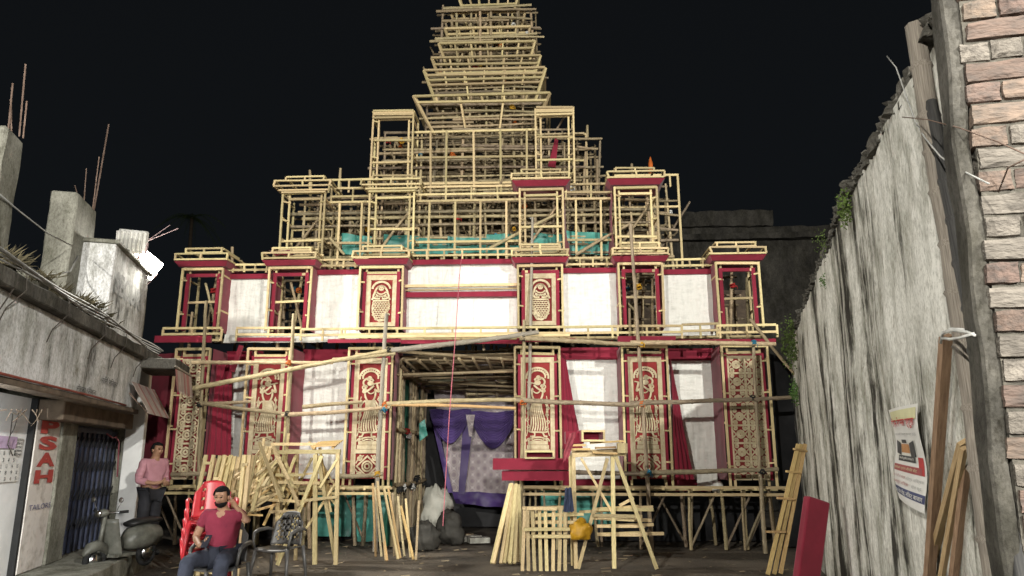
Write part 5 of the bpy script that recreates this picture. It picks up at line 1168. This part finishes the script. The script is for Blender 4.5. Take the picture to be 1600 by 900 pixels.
# ================================================================ people
MT['skin'] = mat('brown_skin', (.33, .185, .115), (.26, .14, .085), 9, rough=.55, bump=.03, rnd=0); MT['hair'] = mat('black_hair', (.012, .011, .011), spec=.1, rough=.9, bump=.5, rnd=0, bscale=60)
MT['tee'] = mat('maroon_shirt', (.20, .022, .045), (.14, .014, .03), 5, rough=.85, bump=.9, rnd=0, bscale=5); MT['pink_shirt'] = mat('dusty_pink_shirt', (.42, .21, .24), (.34, .16, .19), 5, rough=.85, bump=.9, rnd=0, bscale=5)
MT['trousers'] = mat('black_trousers', (.02, .02, .024), rough=.85, bump=.2, rnd=0); MT['jeans'] = mat('dark_jeans', (.035, .04, .06), rough=.85, bump=.2, rnd=0)
MT['phone'] = mat('dark_glass', (.03, .03, .04), rough=.2, bump=0, rnd=0)
def skin(name, J_, E_, root, mt, parent, sub=3):
    names = list(J_); me = bpy.data.meshes.new(name); me.from_pydata([J_[n][:3] for n in names], [(names.index(a), names.index(b)) for a, b in E_], [])
    o = bpy.data.objects.new(name, me); COL.objects.link(o); md = o.modifiers.new('s', 'SKIN'); md.use_smooth_shade = True
    for i, n in enumerate(names):
        r = J_[n][3:]; sv = me.skin_vertices[0].data[i]; sv.radius = (r[0], r[-1]); sv.use_root = n == root
    o.modifiers.new('d', 'SUBSURF').levels = sub; o.modifiers['d'].render_levels = sub
    dg = bpy.context.evaluated_depsgraph_get(); nm = bpy.data.meshes.new_from_object(o.evaluated_get(dg)); nm.name = name
    bpy.data.objects.remove(o); bpy.data.meshes.remove(me); nm.materials.clear(); nm.materials.append(MT[mt]); nm.polygons.foreach_set('use_smooth', [True] * len(nm.polygons))
    if name in ('shirt', 'trousers'):                  # folds in the cloth
        ns = [v.normal.copy() for v in nm.vertices]
        for v, q in zip(nm.vertices, ns): c = v.co; v.co = c + q * (.011 * noise.noise(Vector((c.x * 9 + c.z * 6, c.y * 9, c.z * 17))) + .006 * noise.noise(c * 31))
    o = bpy.data.objects.new(name, nm); return link(o, parent)
def person(label, loc, rz, jt, shirt, pants, sleeve=.6, beard=False, scale=1.0):
    t = thing('person', label, 'person', loc, rz); t.scale = (scale,) * 3
    E = [('pelvis', 'belly'), ('belly', 'chest'), ('chest', 'neck'), ('neck', 'head0'), ('head0', 'head1'), ('head1', 'head2'), ('head2', 'head3'), ('head1', 'nose')]
    for s in 'RL': E += [('chest', 'sh' + s), ('sh' + s, 'el' + s), ('el' + s, 'wr' + s), ('wr' + s, 'pa' + s), ('pelvis', 'hip' + s), ('hip' + s, 'kn' + s), ('kn' + s, 'an' + s), ('an' + s, 'toe' + s)]
    B = dict(jt)
    h1 = Vector(B['head1'][:3]); h2 = Vector(B['head2'][:3]); up = (h2 - h1).normalized(); fw = Vector(B.pop('face')).normalized(); fw = (fw - up * fw.dot(up)).normalized(); sd = up.cross(fw)
    B['nose'] = (*(h1 + fw * .095 + up * .02), .013)
    for s in 'RL':                                      # five fingers rooted in the palm, unequal and curled
        p = Vector(B['pa' + s][:3]); w = Vector(B['wr' + s][:3]); d = (p - w).normalized(); c = Vector(B.pop('curl' + s)).normalized(); c = (c - d * c.dot(d)).normalized(); lat = d.cross(c)
        for i, (off, ln) in enumerate(((-.028, .062), (-.010, .075), (.010, .07), (.027, .055))):
            a = p + lat * off + d * .035; b1 = a + (d * .75 + c * .65) * ln * .55; c1 = b1 + (d * .2 + c) * ln * .5
            for k, (q, r) in enumerate(((a, .0095), (b1, .0085), (c1, .007))): B['f%s%d%d' % (s, i, k)] = (*q, r)
            E += [('pa' + s, 'f%s%d0' % (s, i)), ('f%s%d0' % (s, i), 'f%s%d1' % (s, i)), ('f%s%d1' % (s, i), 'f%s%d2' % (s, i))]
        sg = -1 if s == 'R' else 1; a = p - d * .01 + lat * .035 * sg; b1 = a + (d * .6 + lat * sg * .6 + c * .5) * .04
        B['t%s0' % s] = (*a, .011); B['t%s1' % s] = (*b1, .009); E += [('pa' + s, 't%s0' % s), ('t%s0' % s, 't%s1' % s)]
    skin('body', B, E, 'pelvis', 'skin', t)
    g = .016
    def grow(n, k=g): v = jt[n]; return (*v[:3], *[x + k for x in v[3:]])
    S = {n: grow(n) for n in ('pelvis', 'belly', 'chest')}; S['neck'] = (*(Vector(jt['neck'][:3]).lerp(Vector(jt['chest'][:3]), .12)), .068); ES = [('pelvis', 'belly'), ('belly', 'chest'), ('chest', 'neck')]
    for s in 'RL':
        a = Vector(jt['sh' + s][:3]); b = Vector(jt['el' + s][:3]); S['sh' + s] = grow('sh' + s, .014); S['cu' + s] = (*a.lerp(b, min(sleeve, 1)), jt['el' + s][3] + .028); ES += [('chest', 'sh' + s), ('sh' + s, 'cu' + s)]
        if sleeve > 1: c = Vector(jt['wr' + s][:3]); S['cv' + s] = (*b.lerp(c, sleeve - 1), jt['wr' + s][3] + .022); ES.append(('cu' + s, 'cv' + s))
    skin('shirt', S, ES, 'pelvis', shirt, t)
    P = {'pelvis': grow('pelvis', .012)}; EP = []
    for s in 'RL':
        P['hip' + s] = grow('hip' + s, .014); P['kn' + s] = grow('kn' + s, .02); P['an' + s] = grow('an' + s, .03); EP += [('pelvis', 'hip' + s), ('hip' + s, 'kn' + s), ('kn' + s, 'an' + s)]
    skin('trousers', P, EP, 'pelvis', pants, t)
    # hair as an uneven cap, beard, ears, eyes, mouth
    c = h1.lerp(h2, .62); M = Matrix((sd, -fw, up)).transposed()
    def shell(name, cc, r, keep, mt, seed):
        m = MB(); m.ball((0, 0, 0), 1, 22, 16); vs = []
        for p in m.v:
            p = Vector(p); k = 1 + .07 * noise.noise(p * 5 + Vector((seed, 0, 0))); vs.append(p * k)
        f = [q for q in m.f if all(keep(Vector(m.v[i])) for i in q)]; m.v = [tuple(cc + M @ Vector((p.x * r[0], p.y * r[1], p.z * r[2]))) for p in vs]; m.f = f; m.mi = [0] * len(f)
        o = m.build(name, MT[mt], t, True); md = o.modifiers.new('t', 'SOLIDIFY'); md.thickness = .012; md.offset = 1; return o
    shell('hair', c, (.079, .096, .092), lambda p: p.z > (.42 if p.y < -.35 else -.8 if p.y > .15 else -.02), 'hair', 1)
    if beard: shell('beard', h1 - up * .012 + fw * .008, (.072, .09, .082), lambda p: p.y < .15 and p.z < -.18, 'hair', 2)
    for k in (-1, 1):
        m = MB(); m.ball(h1.lerp(h2, .3) + sd * k * .076 - fw * .005, (.013, .02, .028), 8, 6); m.build('ear', MT['skin'], t, True)
        m = MB(); q = h1.lerp(h2, .55) + fw * .088; m.ball(q + sd * k * .03, (.013, .008, .006), 8, 5); m.build('eye', MT['hair'], t, True)
        m = MB(); m.tube([q + sd * k * .015 + up * .018, q + sd * k * .047 + up * .015 - fw * .01], .003, 5); m.build('eyebrow', MT['hair'], t, True)
        m = MB(); f0 = Vector(jt['an' + 'RL'[(k + 1) // 2]][:3]); f1 = Vector(jt['toe' + 'RL'[(k + 1) // 2]][:3]); m.ball((f0 + f1) / 2 + Vector((0, 0, -.01)), (.052, .135, .05), 10, 7); m.v = [(x, y, max(z, .002)) for x, y, z in m.v]; m.build('shoe', MT['lash_black'], t, True)
    q = h1 + fw * .088 - up * .022; m = MB(); m.tube([q - sd * .022, q + fw * .006, q + sd * .022], .006, 5); m.build('mouth', mat('lips', (.24, .09, .075), bump=0, rnd=0), t, True)
    return t
SIT = dict(pelvis=(0, .05, .52, .15, .12), belly=(0, .03, .69, .15, .115), chest=(0, .02, .90, .155, .11), neck=(0, .0, 1.035, .055), head0=(0, -.035, 1.09, .052), head1=(0, -.07, 1.145, .064, .078), head2=(0, -.082, 1.215, .072, .088), head3=(0, -.07, 1.265, .05, .06), face=(0, -1, -.6),
           shR=(-.185, .02, .975, .058), elR=(-.27, -.03, .73, .043), wrR=(-.12, -.27, .665, .028), paR=(-.05, -.32, .69, .032, .018), curlR=(.3, -.3, .6), shL=(.185, .02, .975, .058), elL=(.31, -.02, .895, .042), wrL=(.14, .0, 1.06, .028), paL=(.085, .03, 1.12, .03, .02), curlL=(-.6, .3, .2),
           hipR=(-.1, .0, .52, .092), knR=(-.19, -.42, .52, .066), anR=(-.17, -.44, .1, .04), toeR=(-.18, -.6, .045, .035), hipL=(.1, .0, .52, .092), knL=(.19, -.42, .52, .066), anL=(.17, -.44, .1, .04), toeL=(.18, -.6, .045, .035))
man = foot(347, 815, 8.7)
person('person in maroon T-shirt sitting bent over a phone, one hand behind the neck', (man.x, 8.7, 0), 0, SIT, 'tee', 'jeans', .62, True)
ph = MB(); ph.box((-.036, -.005, -.075), (.036, .005, .075)); ph = ph.build('mobile_phone', MT['phone']); ph.location = (man.x - .01, 8.7 - .375, .725); ph.rotation_euler = (R(-38), 0, R(-8)); tag(ph, 'dark mobile phone held by the seated person', 'phone')
def stand(**k):
    d = dict(pelvis=(0, 0, .95, .13, .105), belly=(0, .0, 1.12, .125, .10), chest=(0, .0, 1.30, .145, .105), neck=(0, -.01, 1.45, .058), head0=(0, -.025, 1.49, .054), head1=(0, -.04, 1.545, .064, .078), head2=(0, -.04, 1.62, .072, .088), head3=(0, -.035, 1.67, .05, .06), face=(0, -1, -.15),
             shR=(-.18, .0, 1.40, .055), elR=(-.23, .02, 1.12, .042), wrR=(-.13, -.22, 1.08, .028), paR=(-.07, -.28, 1.10, .03, .018), curlR=(.5, -.2, .4), shL=(.18, .0, 1.40, .055), elL=(.23, .02, 1.12, .042), wrL=(.12, -.22, 1.05, .028), paL=(.05, -.28, 1.06, .03, .018), curlL=(-.5, -.2, .4),
             hipR=(-.09, 0, .92, .09), knR=(-.11, -.01, .50, .062), anR=(-.12, .02, .1, .04), toeR=(-.13, -.15, .045, .035), hipL=(.09, 0, .92, .09), knL=(.12, .03, .50, .062), anL=(.13, .06, .1, .04), toeL=(.14, -.11, .045, .035)); d.update(k); return d
p = foot(233, 800, 11.75); person('person in dusty pink shirt and black trousers standing by the shop corner', (p.x, 11.75, .14), R(62), stand(), 'pink_shirt', 'trousers', 1.6)
p = foot(333, 800, 12.75); person('person in dark red shirt half hidden behind the leaning timber frames', (p.x, 12.75, 0), R(-35), stand(), 'tee', 'trousers', .6, scale=.97)

# ================================================================ plastic chairs
def chair_meshes(mt, lattice_back):
    P = {}
    m = MB(); nx, ny = 20, 16; vs = []
    for j in range(ny + 1):
        for i in range(nx + 1):
            a = i / nx * 2 - 1; b = j / ny; hw = .235 - .03 * b
            x = a * hw * (1 - .45 * max(0, b - .75) / .25 * abs(a) ** 3); z = .44 + .43 * b * (1 - .10 * a * a); vs.append((x, .21 + .10 * b - .07 * a * a, z))
    def hole(i, j):
        if lattice_back: return 2 <= j <= 13 and 2 <= i <= 17 and (i + j) % 3 != 0 and (i - j) % 3 != 0
        return 3 <= j <= 12 and i in (4, 5, 14, 15) and abs(j - 7.5) < 4.6
    m._add(vs, [(j * (nx + 1) + i, j * (nx + 1) + i + 1, (j + 1) * (nx + 1) + i + 1, (j + 1) * (nx + 1) + i) for j in range(ny) for i in range(nx) if not hole(i, j)]); P['backrest'] = m
    m = MB(); n = 10; vs = [((i / n * 2 - 1) * (.25 - .03 * j / n), -.23 + .46 * j / n, .43 - .02 * math.cos((i / n * 2 - 1) * 1.5) + (.02 if j == 0 else 0) * -1) for j in range(n + 1) for i in range(n + 1)]
    m._add(vs, [(j * (n + 1) + i, j * (n + 1) + i + 1, (j + 1) * (n + 1) + i + 1, (j + 1) * (n + 1) + i) for j in range(n) for i in range(n)]); P['seat'] = m
    return P
def make_chair(name, label, loc, rz, mt, lattice_back=False, group=None):
    t = thing(name, label, 'chair', loc, rz, group); P = chair_meshes(mt, lattice_back)
    for k, m in P.items():
        o = m.build(k, MT[mt], t, True); md = o.modifiers.new('t', 'SOLIDIFY'); md.thickness = .014
    for sx in (-1, 1):
        m = MB(); m.tube([(sx * .24, .25, .62), (sx * .27, .12, .655), (sx * .28, -.08, .65), (sx * .275, -.2, .62), (sx * .265, -.23, .52), (sx * .25, -.21, .43)], [.016, .024, .026, .022, .018, .018], 6); m.build('armrest', MT[mt], t, True)
        for sy in (-1, 1): m = MB(); m.tube([(sx * .23, sy * .2, .43), (sx * .255, sy * .235, .2), (sx * .27, sy * .26, 0)], [.028, .024, .02], 6); m.build('leg', MT[mt], t, True)
    return t
def copy_chair(src, loc, label):
    c = src.copy(); COL.objects.link(c); c.location = loc; c['label'] = label
    for ch in src.children: d = ch.copy(); COL.objects.link(d); d.parent = c
    return c
MT['chair_red'] = mat('red_plastic', (.50, .035, .045), (.42, .025, .035), 4, rough=.35, bump=0, rnd=.05, spec=.5); MT['chair_grey'] = mat('grey_plastic', (.10, .098, .095), (.07, .068, .065), 4, rough=.4, bump=0, rnd=0, spec=.5)
b = foot(320, 815, 9.4); G = 'red chairs nested in one stack'
b = foot(326, 815, 9.4)
ch = make_chair('plastic_chair', 'bottom red plastic chair of the nested stack behind the seated man', (b.x, 9.4, 0), R(22), 'chair_red', group=G)
for i, w in enumerate(('second red plastic chair from the bottom of the nested stack', 'third red plastic chair from the bottom of the nested stack', 'fourth red plastic chair in the nested stack, just under the top', 'topmost red plastic chair of the nested stack behind the seated man')): copy_chair(ch, (b.x + .012 * (i + 1), 9.4 - .014 * (i + 1), .112 * (i + 1)), w)
make_chair('plastic_chair', 'grey plastic chair under the seated man', (man.x, 8.78, .0), 0, 'chair_grey')
b = foot(440, 815, 10.5); make_chair('plastic_chair', 'empty grey plastic chair with lattice back before the timber', (b.x, 10.5, 0), R(-14), 'chair_grey', True)

# ================================================================ scooter
def scooter():
    b = foot(176, 815, 10.35); t = thing('parked_scooter', 'dusty pale grey scooter parked against the navy gate', 'scooter', (b.x + .02, 10.6, .12), R(-16)); t.scale = (.78,) * 3
    MT['scoot'] = mat('dull_grey_enamel', (.13, .13, .11), (.06, .06, .05), 5, rough=.4, bump=.05, rnd=0); MT['rubber'] = mat('tyre_rubber', (.018, .018, .018), rough=.9, bump=.1, rnd=0); MT['chrome'] = mat('chrome', (.55, .55, .55), rough=.2, metallic=1, bump=0, rnd=0); MT['seat_black'] = mat('black_vinyl', (.02, .02, .02), rough=.45, bump=.1, rnd=0)
    def wheel(y):
        m = MB(); m.tube([(0, y + math.cos(R(20 * i)) * .19, .22 + math.sin(R(20 * i)) * .19) for i in range(19)], .045, 8); w = m.build('wheel', MT['rubber'], t, True)
        m = MB(); m.tube([(-.04, y, .22), (.04, y, .22)], .13, 16); m.build('rim', MT['chrome'], w, True)
    wheel(-.55); wheel(.62)
    def shape(name, rings, mt, sub=True):   # rings: y, z, half width, half height
        m = MB(); n = 12; vs = []
        for y, z, w, h in rings:
            for i in range(n): a = 2 * math.pi * i / n; vs.append((math.cos(a) * w, y, z + math.sin(a) * h))
        m._add(vs, [(k * n + i, k * n + (i + 1) % n, (k + 1) * n + (i + 1) % n, (k + 1) * n + i) for k in range(len(rings) - 1) for i in range(n)] + [tuple(range(n)), tuple(range((len(rings) - 1) * n, len(rings) * n))]); return m.build(name, MT[mt], t, True)
    shape('rear_body', [(.05, .45, .1, .1), (.2, .5, .2, .2), (.5, .52, .23, .23), (.8, .52, .18, .18), (.92, .52, .08, .08)], 'scoot'); shape('front_mudguard', [(-.8, .33, .03, .03), (-.7, .42, .09, .09), (-.52, .46, .10, .09), (-.36, .38, .08, .1), (-.32, .3, .04, .05)], 'scoot')
    m = MB(); n = 8; vs = [((i / n * 2 - 1) * (.24 - .05 * j / n), -.30 - .12 * j / n + .10 * (i / n * 2 - 1) ** 2, .25 + .62 * j / n) for j in range(n + 1) for i in range(n + 1)]
    m._add(vs, [(j * (n + 1) + i, j * (n + 1) + i + 1, (j + 1) * (n + 1) + i + 1, (j + 1) * (n + 1) + i) for j in range(n) for i in range(n)]); o = m.build('leg_shield', MT['scoot'], t, True); o.modifiers.new('t', 'SOLIDIFY').thickness = .025
    bx('floor_board', (-.2, -.32, .24), (.2, .15, .29), 'scoot', t); shape('seat', [(.12, .75, .12, .05), (.3, .78, .15, .06), (.65, .79, .15, .06), (.85, .78, .1, .05)], 'seat_black')
    m = MB(); m.tube([(0, -.5, .3), (0, -.42, .95)], .035, 8); m.build('steering_column', MT['scoot'], t, True); shape('headset', [(-.56, .97, .06, .05), (-.48, .98, .10, .07), (-.38, .97, .07, .05)], 'scoot')
    m = MB(); m.tube([(-.36, -.3, 1.0), (-.15, -.42, .98), (.15, -.42, .98), (.36, -.3, 1.0)], .016, 6); h = m.build('handlebar', MT['chrome'], t, True)
    for s in (-1, 1):
        m = MB(); m.tube([(s * .24, -.38, .99), (s * .36, -.3, 1.0)], .024, 8); m.build('grip', MT['rubber'], h, True)
        m = MB(); m.tube([(s * .2, -.4, 1.0), (s * .28, -.42, 1.15)], .006, 5); m.ball((s * .29, -.42, 1.19), (.05, .012, .045), 10, 8); m.build('mirror', MT['chrome'], t, True)
    m = MB(); m.tube([(0, -.56, .97), (0, -.59, .97)], .055, 12); m.build('headlamp', MT['chrome'], t, True)
    m = MB(); m.tube([(-.24, .42 + math.cos(R(20 * i)) * .12, .5 + math.sin(R(20 * i)) * .12) for i in range(19)], .03, 8); w = m.build('spare_wheel', MT['rubber'], t, True)
    m = MB(); m.tube([(-.27, .42, .5), (-.22, .42, .5)], .09, 14); m.build('hub', MT['chrome'], w, True)
scooter()
# chips and litter on the earth, one mass
m = MB()
for i in range(420):
    x = random.uniform(-6, 5.5); y = random.uniform(8.8, 15.5); a = random.uniform(0, 3.14); L = random.uniform(.015, .09); w = random.uniform(.008, .02); d = Vector((math.cos(a), math.sin(a), 0)); s = Vector((-d.y, d.x, 0)); p = Vector((x, y, random.uniform(.0, .02)))
    m._add([p - d * L - s * w, p + d * L - s * w, p + d * L + s * w + Vector((0, 0, .01)), p - d * L + s * w + Vector((0, 0, .006))], [(0, 1, 2, 3)])
tag(m.build('wood_litter', MT['bamboo_old']), 'wood chips and offcuts scattered on the yard earth', 'litter', kind='stuff')
